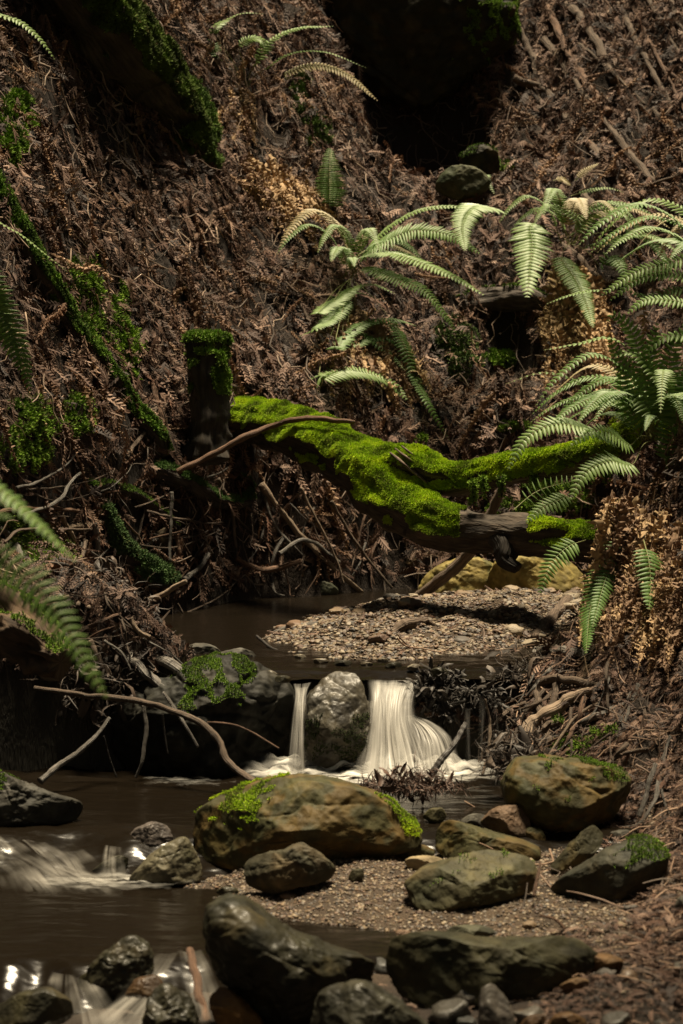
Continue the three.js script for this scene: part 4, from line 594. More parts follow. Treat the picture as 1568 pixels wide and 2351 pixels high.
{ // finer brush and hanging rootlets: left bank, undercut behind the pool, right root bank
  const rnd = rngOf(57), mats = [M.stick, M.stickGrey, M.stickRed, M.stick];
  const bunch = (n, box, len, dirs, r0, r1, lift, label, group, name, bias) => {
    for (let i = 0; i < n; i++) {
      let u = lerp(box[0], box[1], rnd()), v = lerp(box[2], box[3], rnd()), a = dirs[0] + (dirs[1] - dirs[0]) * rnd(); const l = lerp(len[0], len[1], rnd()), r = lerp(r0, r1, rnd() ** 2), li = lift * (0.3 + rnd()), pts = [], bend = (rnd() - 0.5) * 1.1;
      for (let k = 0; k < 5; k++) { pts.push([u, Math.min(v, bias), r * (1 - 0.15 * k), li * (k % 2 ? 1 : 0.7)]); u += Math.cos(a) * l / 4; v += Math.sin(a) * l / 4; a += bend * 0.4 + (rnd() - 0.5) * 0.5; }
      S(label, onG(pts), mats[i % 4], { name, group, seed: i + 200, knot: 0.3 });
    }
  };
  bunch(76, [0, 420, 1080, 1500], [80, 230], [-0.7, 1.9], 1.6, 4.5, 0.1, 'fine bare twig in the tangled brush of the left bank', 'fine brush twigs of the left bank', 'brush_twig', 1560);
  bunch(46, [420, 960, 1100, 1290], [70, 190], [0.7, 2.4], 1.8, 5, 0.05, 'bare rootlet hanging from the undercut bank behind the pool', 'rootlets of the undercut bank', 'rootlet', 1368);
  bunch(64, [1150, 1540, 1520, 1850], [70, 240], [1.6, 3.0], 2.2, 7, 0.08, 'thin rootlet lying over the right root bank', 'rootlets of the right bank', 'bank_rootlet', 1900);
}
{ // sticks lying on the upper slope
  const L = [[[1370, -20], [1440, 60], [1520, 150], [1580, 200]], [[1480, -20], [1520, 60], [1580, 150]], [[1420, 10], [1460, 90], [1540, 240], [1580, 290]], [[1260, 20], [1300, 110], [1340, 180], [1400, 260]], [[1180, 180], [1250, 210], [1310, 280], [1380, 360]], [[1330, 100], [1400, 160], [1480, 240]], [[1500, 60], [1470, 90], [1450, 120]], [[1290, 560], [1330, 590], [1370, 640]], [[1340, 450], [1400, 500], [1440, 540]], [[1420, 430], [1470, 460], [1480, 440]], [[1490, 480], [1470, 450], [1480, 430], [1568, 400]], [[1500, 250], [1530, 290], [1570, 340]], [[1200, 330], [1260, 360], [1340, 370]], [[1250, 90], [1330, 200], [1420, 320], [1500, 420]], [[1300, 10], [1350, 60], [1410, 190]], [[1440, -10], [1500, 110], [1575, 260]], [[1540, -10], [1560, 60], [1600, 100]], [[1190, 60], [1230, 150], [1240, 240]], [[1350, 330], [1430, 380], [1530, 480]]];
  L.forEach((l, i) => S('bare stick lying on the steep litter slope beside overhanging boulder', onG(l.map(([u, v]) => [u, v, 3.6 + (i % 5) * 1.5, 0.06])), i % 3 ? M.stick : M.stickRed, { name: 'slope_stick', group: 'sticks on the upper right slope', seed: i + 40 }));
  const K = [[[440, 555], [490, 500], [560, 450], [620, 410]], [[300, 460], [320, 540], [310, 590], [270, 615]], [[350, 880], [365, 940], [385, 990]], [[460, 880], [430, 920], [400, 950]], [[330, 800], [350, 850], [362, 930]], [[410, 905], [470, 875], [560, 895]], [[390, 945], [480, 940], [560, 925]], [[290, 1050], [350, 960], [360, 910]], [[540, 680], [560, 760], [570, 830]], [[650, 640], [690, 700], [720, 760]]];
  K.forEach((l, i) => S('bare stick lying on the brown slope left of the ferns', onG(l.map(([u, v]) => [u, v, (i ? 4 : 10) + (i % 3), 0.035])), i % 2 ? M.stick : M.stickRed, { name: 'slope_stick', group: 'sticks on the brown middle slope', seed: i + 70 }));
}
// dark jam of leaves and bark at the waterfall's right lip, and the little raft below it
M.wetWood = new THREE.MeshStandardMaterial({ vertexColors: true, roughness: 0.62, side: THREE.DoubleSide });
function jam(label, spots, seed, spread, n, tones, leafy = 0.6, big = 1) {
  const rnd = rngOf(seed), g = group('debris_jam'); tag(g, label, 'debris'); const c = at(...spots[0]); g.position.copy(c);
  const parts = [];
  for (let i = 0; i < n; i++) {
    const s = spots[Math.floor(rnd() * spots.length)], p = at(s[0] + (rnd() - 0.5) * spread[0], s[1] + (rnd() - 0.5) * spread[1], s[2] + (rnd() - 0.5) * 0.12).sub(c);
    const dir = V(rnd() - 0.5, (rnd() - 0.65) * 1.3, rnd() - 0.5).normalize(), l = (0.03 + 0.07 * rnd() * rnd()) * big * (leafy < 0.4 ? 1.5 : 1), flat = rnd() < leafy;
    const up = V(rnd() - 0.5, rnd(), rnd() - 0.5).normalize(), z = V().crossVectors(dir, up).normalize(), k = rnd(), w = flat ? l * (0.07 + 0.14 * rnd()) : 0.001 + 0.0014 * rnd(), y = V().crossVectors(z, dir);
    const Q = [], C = [], I = []; for (let t = 0; t <= 4; t++) for (const e of [-1, 0, 1]) { const q = p.clone().addScaledVector(dir, l * t / 4).addScaledVector(z, e * w * Math.sin(Math.PI * (0.12 + 0.8 * t / 4))).addScaledVector(y, (e ? -0.3 : 0.25) * w + 0.25 * l * Math.sin(t * 0.9 + k * 6)); Q.push(q.x, q.y, q.z); for (let h = 0; h < 3; h++) C.push(lerp(tones[0][h], tones[1][h], k)); }
    for (let t = 0; t < 4; t++) for (let e = 0; e < 2; e++) { const a = t * 3 + e; I.push(a, a + 1, a + 3, a + 1, a + 4, a + 3); }
    parts.push(geoOf(Q, I, { col: C }));
  }
  const m = put('bark_scraps', mergeGeometries(parts), M.wetWood, g); m.userData.kind = 'stuff'; return g;
}

jam('black wet jam of leaves and bark on the waterfall lip', [[1000, 1590, 8.28], [1010, 1620, 8.27], [1030, 1560, 8.32], [1060, 1600, 8.28], [1090, 1605, 8.26], [980, 1580, 8.3], [1120, 1600, 8.24], [1020, 1625, 8.27], [1000, 1560, 8.3]], 3, [60, 40], 1700, [[0.016, 0.013, 0.01], [0.05, 0.042, 0.035]]);
jam('little raft of broken twigs behind the big olive boulder', [[900, 1795, 7.45], [930, 1790, 7.45], [960, 1775, 7.45], [880, 1800, 7.45], [930, 1810, 7.4], [970, 1800, 7.4], [1010, 1800, 7.5]], 5, [120, 18], 900, [[0.04, 0.025, 0.017], [0.11, 0.06, 0.04]], 0.15, 0.6);
jam('tangle of roots and bark behind the thick pale root', [[1200, 1560, 8.4], [1240, 1540, 8.55], [1280, 1520, 8.65], [1180, 1700, 7.9], [1165, 1745, 7.6]], 7, [110, 50], 1100, [[0.016, 0.012, 0.009], [0.08, 0.058, 0.042]], 0.15);
jam('tuft of dead leaves and bark hanging in the left brush pile', [[240, 1440, 8.4], [260, 1400, 8.5], [230, 1490, 8.35], [290, 1420, 8.5], [210, 1350, 8.5], [250, 1540, 8.25], [300, 1450, 8.4], [220, 1580, 8.2]], 9, [130, 110], 2400, [[0.02, 0.015, 0.011], [0.08, 0.055, 0.04]], 0.25);
// ------------------------------------------------------------------ ferns
let fs = 1;
function clear(p, gap) { const o = p.clone().sub(EYE), L = o.length(); o.divideScalar(L); for (let l = L; l > 3; l -= 0.02) { p.copy(EYE).addScaledVector(o, l); if (p.y > ground(p.x, -p.z) + gap) break; } return p; }   // a leaf grows in front of the bank, not inside it
function fern(label, base, d, list, skirt, extra) {
  const g = group('sword_fern'); tag(g, label, 'fern', undefined); const b = at(base[0], base[1], d); g.position.copy(b);
  let budget = 290;
  for (const [pts, wide, o = {}] of list) {
    const P = U(pts, d - 0.15).map(p => clear(p, 0.17)), n = o.n || clamp(Math.round(P.reduce((s, p, i) => s + (i ? p.distanceTo(P[i - 1]) : 0), 0) / (o.gap || 0.021)), 13, 40);
    const single = o.single && budget >= 2 * n; if (single) budget -= 2 * n;
    if (o.stalk !== false) { const q = P[0].distanceTo(b); if (q > 0.04) { P.unshift(b.clone().lerp(P[0], 0.5).add(V(0, 0.03, 0))); P.unshift(b.clone()); o.bare = Math.max(o.bare || 0, q / (q + P.slice(3).reduce((s, p, i, a) => s + (i ? p.distanceTo(a[i - 1]) : p.distanceTo(P[2])), 0))) * 0.97; } }
    frond(g, P, { wide: wide * d / F, seed: fs++, n, ...o, single });
  }
  if (skirt) {
    const rnd = rngOf(fs * 13);
    for (let i = 0; i < skirt.n; i++) {
      const a = rnd(), u = lerp(skirt.top[0], skirt.top[1], a), v = lerp(skirt.top[2], skirt.top[3], a) + 40 * (rnd() - 0.3) + (skirt.scatter || 0) * rnd(), uu = lerp(skirt.foot[0], skirt.foot[1], clamp(a + 0.3 * (rnd() - 0.5), 0, 1)), vv = lerp(skirt.foot[2], skirt.foot[3], a) - rnd() * skirt.short;
      const dd = skirt.d + (skirt.dk || 0) * (rnd() - 0.5) , P = U([[u, v, dd], [lerp(u, uu, 0.3) + 14 * (rnd() - 0.5), lerp(v, vv, 0.25), dd - 0.05], [lerp(u, uu, 0.7) + 22 * (rnd() - 0.5), lerp(v, vv, 0.65), dd - 0.02], [uu, Math.max(vv, v + 50), dd + 0.03]]);
      if (skirt.cling) P.forEach(p => clear(p, 0.015 + 0.14 * rnd()));
      frond(g, P, { wide: (skirt.wide || 24) * d / F, bare: 0.04, n: skirt.leaf || 26, mat: rnd() < (skirt.tan ?? 0.5) ? M.fernTan : M.fernDead, stem: M.stemDead, dead: true, seed: fs++, hint: V(rnd() - 0.5, 0.3, 1), fat: 1.1 });
    }
  }
  if (extra) { // the rest of the crown: fronds springing from the base in arcs
    const rnd = rngOf(extra.seed);
    for (let i = 0; i < extra.n; i++) {
      const a = lerp(extra.a0, extra.a1, (i + rnd()) / extra.n), L = lerp(extra.L[0], extra.L[1], rnd()), dir = V(Math.cos(a), 0, Math.sin(a)), top = L * (0.28 + 0.34 * rnd()), o = b.clone().add(V((rnd() - 0.5) * 0.12, 0, (rnd() - 0.5) * 0.12));
      const P = [o, o.clone().addScaledVector(dir, L * 0.22).add(V(0, top * 0.75, 0)), o.clone().addScaledVector(dir, L * 0.55).add(V(0, top, 0)), o.clone().addScaledVector(dir, L * 0.85).add(V(0, top * 0.72, 0)), o.clone().addScaledVector(dir, L * 1.02).add(V(0, top * 0.4, 0))].map((p, k) => k ? clear(p, 0.05) : p);
      frond(g, P, { wide: (0.055 + 0.03 * rnd()) * L / 0.6, n: 34, fat: 0.62, bare: 0.16, mat: [M.fern, M.fernPale, M.fern, M.fernDark, M.fern, M.fernGold, M.fernDark][Math.floor(rnd() * 7)], hint: V(0, 1, 0.35), seed: fs++, lean: 0.2 + 0.2 * rnd() });
    }
  }
  return g;
}
const face = V(0, 0.35, 1), k1 = { single: true };
const dA = -hit(815, 640).z - 0.12;
fern('large sword fern arching over the middle of the slope above the log', [805, 640], dA, [
  [[[830, 590, dA - 0.1], [890, 525, dA - 0.2], [960, 484, dA - 0.3], [1040, 474, dA - 0.35], [1112, 492, dA - 0.4]], 24, { mat: M.fernPale, single: true, lean: 0.35 }],
  [[[835, 585, dA - 0.15], [890, 552, dA - 0.3], [950, 530, dA - 0.4], [1030, 540, dA - 0.5], [1102, 582, dA - 0.55]], 44, { ...k1, mat: M.fern, hint: V(0, 0.8, 0.8) }],
  [[[840, 590, dA - 0.2], [900, 582, dA - 0.4], [970, 605, dA - 0.55], [1050, 640, dA - 0.65], [1112, 678, dA - 0.7]], 40, { ...k1, mat: M.fernPale, hint: V(0.2, 1, 0.5) }],
  [[[840, 615, dA - 0.2], [910, 640, dA - 0.4], [975, 668, dA - 0.5], [1015, 715, dA - 0.5], [1052, 770, dA - 0.5]], 34, { mat: M.fern }],
  [[[1142, 482, dA - 0.2], [1090, 476, dA - 0.4], [1062, 515, dA - 0.65], [1068, 575, dA - 0.9]], 46, { mat: M.fernPale, stalk: false, hint: V(0, 1, 0.5), bare: 0 }],
  [[[790, 690], [755, 735], [725, 755], [688, 772]], 34, { mat: M.fern, hint: V(0, 1, 0.3) }],
  [[[765, 700], [800, 668], [850, 652], [908, 674]], 30, { mat: M.fernPale, hint: V(0, 1, 0.25) }],
  [[[730, 720], [770, 690], [820, 672], [880, 690]], 26, { mat: M.fernPale, hint: V(0, 1, 0.25) }],
  [[[735, 868], [790, 852], [860, 862], [905, 885], [934, 918]], 40, { mat: M.fernPale, single: true, hint: V(-0.2, 0.9, 0.8), bare: 0.02 }],
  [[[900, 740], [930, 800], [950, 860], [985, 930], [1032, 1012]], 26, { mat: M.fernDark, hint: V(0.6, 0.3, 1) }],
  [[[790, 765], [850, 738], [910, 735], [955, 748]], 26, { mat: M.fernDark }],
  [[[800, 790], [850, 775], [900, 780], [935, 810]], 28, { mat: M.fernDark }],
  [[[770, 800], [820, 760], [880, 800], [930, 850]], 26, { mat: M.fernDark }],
], { n: 34, top: [775, 900, 680, 720], foot: [760, 990, 940, 1000], short: 130, d: dA - 0.08, dk: 0.3, tan: 0.35, wide: 30, scatter: 90, cling: true }, { n: 9, seed: 3, a0: 0.2, a1: 2.7, L: [0.4, 0.7] });
const dB = -hit(1330, 640).z - 0.15;
fern('pale sunlit sword fern with a tall golden skirt of dead fronds on right slope', [1310, 560], dB, [
  [[[1222, 515, dB - 0.2], [1222, 560, dB - 0.45], [1216, 620, dB - 0.75], [1210, 684, dB - 1.0]], 56, { single: true, mat: M.fernPale, hint: V(0, 1, 0.4), bare: 0.02, n: 24 }],
  [[[1290, 592, dB - 0.2], [1320, 640, dB - 0.4], [1345, 695, dB - 0.65], [1362, 752, dB - 0.85]], 38, { single: true, mat: M.fern, hint: V(0, 1, 0.5) }],
  [[[1320, 535], [1370, 486], [1430, 488], [1480, 540]], 40, { single: true, mat: M.fernPale }],
  [[[1350, 565], [1420, 545], [1490, 540], [1552, 575]], 34, { single: true, mat: M.fernPale, hint: V(0, 1, 0.3) }],
  [[[1330, 510], [1290, 478], [1250, 475], [1225, 492]], 26, { mat: M.fernPale }],
  [[[1340, 490], [1400, 465], [1460, 475], [1520, 505]], 18, { mat: M.fern }],
  [[[1310, 450], [1360, 435], [1400, 432], [1432, 442]], 12, { mat: M.fern, stalk: false }],
  [[[1270, 415], [1290, 410], [1310, 425]], 20, { mat: M.fernGold, stalk: false, n: 14 }],
  [[[1320, 415], [1345, 390], [1375, 375]], 18, { mat: M.fernGold, stalk: false, n: 14 }],
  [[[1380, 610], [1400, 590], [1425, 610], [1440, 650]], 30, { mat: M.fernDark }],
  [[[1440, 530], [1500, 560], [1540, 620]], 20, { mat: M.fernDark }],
], { n: 74, top: [1275, 1370, 570, 610], foot: [1250, 1415, 930, 990], short: 170, d: dB - 0.12, dk: 0.3, tan: 0.9, wide: 34, scatter: 150, cling: true }, { n: 9, seed: 5, a0: 0.1, a1: 3.0, L: [0.4, 0.7] });
const dC = 9.05;
fern('tall leafy sword fern crowning the mound where the log ends', [1500, 1010], dC, [
  [[[1490, 960], [1478, 860], [1450, 760], [1405, 722], [1395, 740]], 40, { mat: M.fern, hint: V(-0.5, 0.3, 1) }],
  [[[1430, 790], [1390, 775], [1330, 788], [1248, 804]], 26, { mat: M.fernPale, hint: V(0, 1, 0.15) }],
  [[[1500, 950], [1460, 890], [1420, 820], [1395, 770]], 40, { mat: M.fernPale, hint: V(-0.4, 0.6, 0.8) }],
  [[[1380, 920], [1330, 880], [1290, 862], [1240, 856], [1160, 882]], 16, { mat: M.fern, n: 16, hint: V(0, 1, 0.3) }],
  [[[1505, 955], [1470, 918], [1420, 902], [1368, 940]], 44, { mat: M.fernPale, single: true, hint: V(0, 1, 0.8) }],
  [[[1400, 1010, 8.9], [1345, 985, 8.75], [1270, 975, 8.65], [1205, 1010, 8.6], [1166, 1078, 8.58]], 50, { mat: M.fernPale, single: true, hint: V(-0.2, 0.9, 0.8) }],
  [[[1445, 1022, 8.85], [1400, 995, 8.75], [1360, 990, 8.7], [1310, 1022, 8.65]], 36, { mat: M.fernPale, single: true, hint: V(0.3, 0.8, 0.8) }],
  [[[1450, 1068, 8.8], [1400, 1060, 8.7], [1345, 1085, 8.62], [1308, 1148, 8.58]], 44, { mat: M.fernPale, single: true, hint: V(0, 0.9, 0.9) }],
  [[[1320, 1130, 8.75], [1280, 1150, 8.7], [1240, 1170, 8.66], [1208, 1200, 8.64]], 34, { mat: M.fernPale, stalk: false, hint: V(0, 0.9, 0.8) }],
  [[[1345, 1240, 8.6], [1305, 1255, 8.55], [1265, 1295, 8.52], [1238, 1362, 8.5]], 38, { mat: M.fern, single: true, stalk: false, hint: V(-0.2, 0.8, 0.9) }],
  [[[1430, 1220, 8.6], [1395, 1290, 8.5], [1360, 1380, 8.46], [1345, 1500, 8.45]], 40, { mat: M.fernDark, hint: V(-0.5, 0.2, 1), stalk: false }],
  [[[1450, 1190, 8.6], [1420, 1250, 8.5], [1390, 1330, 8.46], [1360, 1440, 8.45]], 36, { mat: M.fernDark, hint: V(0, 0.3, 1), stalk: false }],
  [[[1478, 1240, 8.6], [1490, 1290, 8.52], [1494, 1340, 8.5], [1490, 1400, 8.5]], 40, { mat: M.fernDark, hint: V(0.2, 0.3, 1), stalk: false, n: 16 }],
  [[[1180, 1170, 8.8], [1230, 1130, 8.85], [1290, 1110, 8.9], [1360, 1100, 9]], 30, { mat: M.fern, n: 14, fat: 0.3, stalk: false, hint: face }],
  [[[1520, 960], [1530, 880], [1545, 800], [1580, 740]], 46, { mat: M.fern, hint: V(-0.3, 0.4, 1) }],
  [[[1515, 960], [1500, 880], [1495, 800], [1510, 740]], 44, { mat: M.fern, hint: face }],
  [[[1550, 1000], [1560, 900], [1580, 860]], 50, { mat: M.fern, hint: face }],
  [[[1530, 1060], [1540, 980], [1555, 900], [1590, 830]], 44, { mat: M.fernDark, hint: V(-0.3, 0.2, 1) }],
  [[[1480, 980], [1440, 930], [1430, 870], [1445, 820]], 36, { mat: M.fern, hint: face }],
  [[[1540, 900], [1500, 850], [1450, 810], [1400, 820]], 38, { mat: M.fernPale, hint: V(0, 1, 0.5) }],
  [[[1590, 780], [1540, 770], [1500, 790], [1470, 830]], 34, { mat: M.fernPale, hint: V(0, 1, 0.5) }],
  [[[1600, 700], [1540, 690], [1480, 690], [1440, 720]], 34, { mat: M.fern, stalk: false, hint: V(0, 1, 0.6) }],
], { n: 96, top: [1395, 1590, 1090, 1150], foot: [1330, 1545, 1500, 1590], short: 200, d: 8.62, dk: 0.35, tan: 0.4, wide: 34, scatter: 260, leaf: 30, cling: true }, { n: 20, seed: 7, a0: 0.9, a1: 4.6, L: [0.35, 0.62] });
fern('bright fern fronds arching above the tall leafy fern', [1640, 640], 10.6, [
  [[[1600, 590], [1530, 605], [1460, 625], [1380, 678]], 40, { mat: M.fernPale, hint: V(0, 1, 0.7), bare: 0.02 }],
  [[[1600, 640], [1530, 628], [1460, 645], [1400, 690]], 36, { mat: M.fernPale, bare: 0.02 }],
  [[[1400, 665], [1350, 668], [1300, 680], [1254, 698]], 20, { mat: M.fern, stalk: false, hint: V(0, 1, 0.2) }],
  [[[1600, 660], [1540, 668], [1480, 680], [1430, 660]], 30, { mat: M.fern }],
  [[[1600, 720], [1550, 690], [1510, 665], [1480, 655]], 26, { mat: M.fernDead, dead: true, stem: M.stemDead }],
  [[[1490, 655], [1478, 700], [1480, 760], [1470, 830]], 18, { mat: M.fernTan, dead: true, stem: M.stemDead, stalk: false }],
], null, { n: 12, seed: 9, a0: 1.2, a1: 4.4, L: [0.5, 0.78] });
const dD = -hit(565, 215).z - 0.1;
fern('sword fern high on the slope beside the overhanging boulder', [565, 205], dD, [
  [[[490, 75], [520, 45], [560, 30], [606, 32]], 18, { mat: M.fernPale, hint: V(0, 1, 0.25) }],
  [[[585, 150], [620, 95], [680, 66], [766, 60]], 30, { mat: M.fernPale, single: true, hint: V(0, 1, 0.35) }],
  [[[550, 105], [575, 88], [600, 92], [612, 120]], 34, { mat: M.fernPale, n: 18, hint: V(0, 1, 0.5) }],
  [[[610, 158], [660, 125], [740, 118], [842, 156]], 20, { mat: M.fernPale, single: true, hint: V(0, 1, 0.2) }],
  [[[655, 168], [720, 150], [790, 168], [868, 232]], 28, { mat: M.fernGold, single: true, stem: M.stemDead, hint: V(0, 1, 0.6) }],
  [[[500, 130], [490, 100], [478, 90]], 22, { mat: M.fernDark, n: 14 }],
], { n: 12, top: [520, 570, 190, 210], foot: [505, 600, 330, 370], short: 70, d: dD, dk: 0.2, tan: 0.5, wide: 20, cling: true });
{ const d = -hit(660, 400).z - 0.1; fern('collapsed skirt of tan dead fern fronds trailing down the slope', [620, 330], d, [], { n: 34, top: [540, 690, 330, 380], foot: [600, 770, 520, 600], short: 90, d, dk: 0.25, tan: 0.75, wide: 28, scatter: 60, cling: true }); }
{ const d = -hit(755, 480).z - 0.15; fern('single dark green frond hanging upright on the slope', [755, 520], d, [[[[757, 470, d - 0.1], [757, 430, d - 0.02], [757, 380, d + 0.1], [756, 340, d + 0.2]], 44, { mat: M.fern, single: true, hint: face, bare: 0.1, n: 30, lean: 0 }]]); }
{ const d = -hit(1100, 420).z - 0.1; fern('small green fern by the rocks below the hollow', [1060, 385], d, [[[[1065, 385], [1090, 390], [1118, 415], [1135, 445]], 24, { mat: M.fern }]]); }
{ const d = -hit(60, 60).z - 0.3; fern('lone fern frond drooping beside the leaning trunk hollow', [-30, 30], d, [[[[-5, 32], [45, 50], [90, 88], [127, 138]], 22, { mat: M.fernPale, hint: V(0.3, 1, 0.5), single: true }]]); }
{ const d = -hit(70, 560).z - 0.3; fern('narrow pale frond crossing the long mossy root', [-30, 500], d, [[[[-5, 508], [50, 540], [100, 580], [155, 624]], 18, { mat: M.fernPale, hint: V(0.5, 1, 0.1), single: true }]]); }
fern('dark green fern hanging beside the lower end of long mossy root', [-60, 600], 8.6, [[[[-40, 610], [0, 700], [40, 790], [70, 900]], 46, { mat: M.fernDark, hint: V(-0.3, 0.5, 1), bare: 0.02 }], [[[-50, 640], [-10, 720], [20, 780], [45, 850]], 46, { mat: M.fern, hint: V(-0.3, 0.5, 1), bare: 0.02 }]]);
fern('blurred green fern fronds hanging in front of the brush pile', [-120, 1150], 3.9, [[[[-60, 1255], [40, 1315], [115, 1390], [170, 1470], [212, 1550], [246, 1604]], 66, { mat: M.fern, n: 25, hint: V(0.3, 0.6, 1), bare: 0.02, fat: 0.6 }], [[[-60, 1085], [20, 1140], [80, 1195], [130, 1245], [175, 1290]], 44, { mat: M.fern, n: 18, hint: V(0.6, 0.8, 0.4), bare: 0.02 }], [[[-80, 1200], [-20, 1180], [30, 1190]], 40, { mat: M.fernPale, n: 14, bare: 0.02 }]]);
// ------------------------------------------------------------------ leaf litter, twigs, gravel
function sprigGeo(seed, bend) {                                       // a shed redwood sprig: a stem with two ranks of needles, a unit long
  const rnd = rngOf(seed), pos = [], idx = [], n = 9;
  const cz = t => bend * Math.sin(t * 2.6), cy = t => 0.16 * Math.sin(t * 3.1 + seed);
  for (let i = 0; i < n; i++) {
    const t0 = i / n, b = pos.length / 3, w = 0.02;
    pos.push(t0, cy(t0) + 0.01, cz(t0) - w, t0, cy(t0) + 0.01, cz(t0) + w, t0 + 1 / n, cy(t0 + 1 / n) + 0.01, cz(t0 + 1 / n) - w, t0 + 1 / n, cy(t0 + 1 / n) + 0.01, cz(t0 + 1 / n) + w); idx.push(b, b + 1, b + 2, b + 1, b + 3, b + 2);
    for (const s of [-1, 1]) {
      const L = (0.11 + 0.07 * rnd()) * (0.6 + 1.2 * t0) * (1.25 - t0), k = pos.length / 3, h = 0.06 * (rnd() - 0.3);
      pos.push(t0 - 0.03, cy(t0), cz(t0), t0 + 0.05, cy(t0), cz(t0), t0 + 0.12 + L * 0.5, cy(t0) + h, cz(t0) + s * L, t0 + 0.06 + L * 0.5, cy(t0) + h - 0.01, cz(t0) + s * L * 1.02); idx.push(k, k + 1, k + 2, k, k + 2, k + 3);
    }
  }
  const g = geoOf(pos, idx); g.translate(-0.5, 0, 0); return g;
}
function twigGeo(seed) { const r = rngOf(seed), P = []; for (let i = 0; i < 5; i++) P.push({ p: V(i / 4 - 0.5, 0.16 * (r() - 0.4), 0.34 * (r() - 0.5)), r: 0.016 * (1 - 0.12 * i) }); return limbGeo(P, { seg: 8, rad: 4, knot: 0.2, cap: false, colour: false }); }
const LITTER = [[0.07, 0.034, 0.02], [0.1, 0.053, 0.033], [0.15, 0.086, 0.056], [0.037, 0.02, 0.013], [0.23, 0.145, 0.1], [0.088, 0.04, 0.021], [0.023, 0.013, 0.009]];
const onLedge = (x, D) => x < pw(XL, D) + 0.1 && D < 9.4 + 1.2 * ss(-1.1, -2, x);
function strew(name, label, cat, geos, n, seed, { area, size, lift = 0.006, tones = LITTER, mat = M.litter, fall = 0.75, tilt = 0.5 }) {
  const rnd = rngOf(seed), per = geos.map(() => []), c = new THREE.Color();
  let made = 0, tries = 0;
  while (made < n && tries++ < n * 12) {
    const x = lerp(area[0], area[1], rnd()), D = lerp(area[2], area[3], rnd());
    if (Math.abs(x) > D * 0.1663 * 1.12 + 0.25) continue;
    const y = ground(x, D), nn = gnorm(x, D, 0.04), keep = area[4](x, D, y, nn, rnd); if (rnd() > keep / Math.max(0.25, nn.y) * 0.45) continue;
    const down = V(nn.x, 0, nn.z); if (down.lengthSq() < 1e-5) down.set(1, 0, 0); down.normalize(); const dd = V(down.x, 0, down.z).addScaledVector(nn, -down.dot(nn)).normalize();
    const ang = rnd() < fall ? (rnd() + rnd() + rnd() - 1.5) * 1.5 + 0.55 * N3(x * 1.6, D * 1.6, 2) : rnd() * 6.283;
    const side = V().crossVectors(nn, dd), dir = dd.multiplyScalar(Math.cos(ang)).addScaledVector(side, Math.sin(ang)).addScaledVector(nn, tilt * (rnd() - 0.35)).normalize();
    const up = nn.clone().add(V(rnd() - 0.5, rnd() - 0.5, rnd() - 0.5).multiplyScalar(0.9)), z = V().crossVectors(dir, up).normalize(); up.crossVectors(z, dir).normalize();
    const s = size[0] + (size[1] - size[0]) * rnd() ** 1.6;
    per[Math.floor(rnd() * geos.length)].push([dir.multiplyScalar(s), up.multiplyScalar(s), z.multiplyScalar(s), V(x, y, -D).addScaledVector(nn, lift * (0.3 + 3 * rnd() * rnd())), tones[Math.floor(rnd() * tones.length)], 0.7 + 0.6 * rnd()]); made++;
  }
  per.forEach((l, k) => {
    const im = new THREE.InstancedMesh(geos[k], mat, l.length); im.name = numbered(name); im.userData.kind = 'stuff';
    l.forEach(([X, Yv, Z, p, t, j], i) => { mt.makeBasis(X, Yv, Z).setPosition(p); im.setMatrixAt(i, mt); im.setColorAt(i, c.setRGB(t[0] * j, t[1] * j, t[2] * j)); });
    scene.add(im); shade(im); tag(im, label, cat);
  });
}
const isBank = (x, D, y) => D > 8.25 ? y > 0.46 && e0(x, D) > 1.2 || x > pw(XR, D) || (y > 0.42 && x < pw(XL, D)) : y > 0.12 || x > pw(XR, D) - 0.05;
strew('leaf_litter', 'brown fallen redwood sprigs carpeting the steep slope', 'leaf litter', [sprigGeo(1, 0.08), sprigGeo(2, -0.16), sprigGeo(3, 0.22), sprigGeo(4, 0)], 70000, 11, { area: [-3.3, 3.3, 8.25, 17.6, (x, D, y, n) => isBank(x, D, y) && hollow(x, D) < 0.35 && !onLedge(x, D) ? 0.1 + 0.9 * ss(-0.15, 0.15, fbm(x * 2.6, D * 2.6, 8, 3)) : 0], size: [0.06, 0.2], lift: 0.02, tilt: 1.1 });
strew('leaf_litter', 'sprigs and bark with painted shade on the left ledge under the brush', 'leaf litter', [sprigGeo(8, 0.1), sprigGeo(9, -0.15)], 9000, 16, { area: [-2.2, -0.3, 8.2, 10.6, (x, D, y) => y > 0.4 && onLedge(x, D) ? 1 : 0], size: [0.05, 0.13], lift: 0.02, tilt: 1, tones: LITTER.map(c => c.map(v => v * 0.7)) });  // tones lowered to paint the left bank shade into the litter
strew('leaf_litter', 'dark redwood sprigs fallen among the wet foreground cobbles', 'leaf litter', [sprigGeo(7, 0.1)], 3500, 15, { area: [0.1, 1.4, 4.7, 5.9, (x, D, y) => y > -0.2 ? (x > 0.5 ? 1 : 0.3) : 0], size: [0.02, 0.055], lift: 0.006, fall: 0.2, tones: LITTER.map(c => c.map(v => v * 0.8)) });
strew('leaf_litter', 'brown redwood sprigs strewn over the right root bank', 'leaf litter', [sprigGeo(5, 0.1), sprigGeo(6, -0.2)], 19000, 12, { area: [0.3, 2.3, 4.8, 9.2, (x, D, y) => isBank(x, D, y) ? 0.15 + 0.85 * ss(-0.15, 0.2, fbm(x * 3, D * 3, 18, 3)) : 0], size: [0.03, 0.09], lift: 0.012, tilt: 0.9, tones: LITTER.map(c => c.map(v => v * 0.9)) });
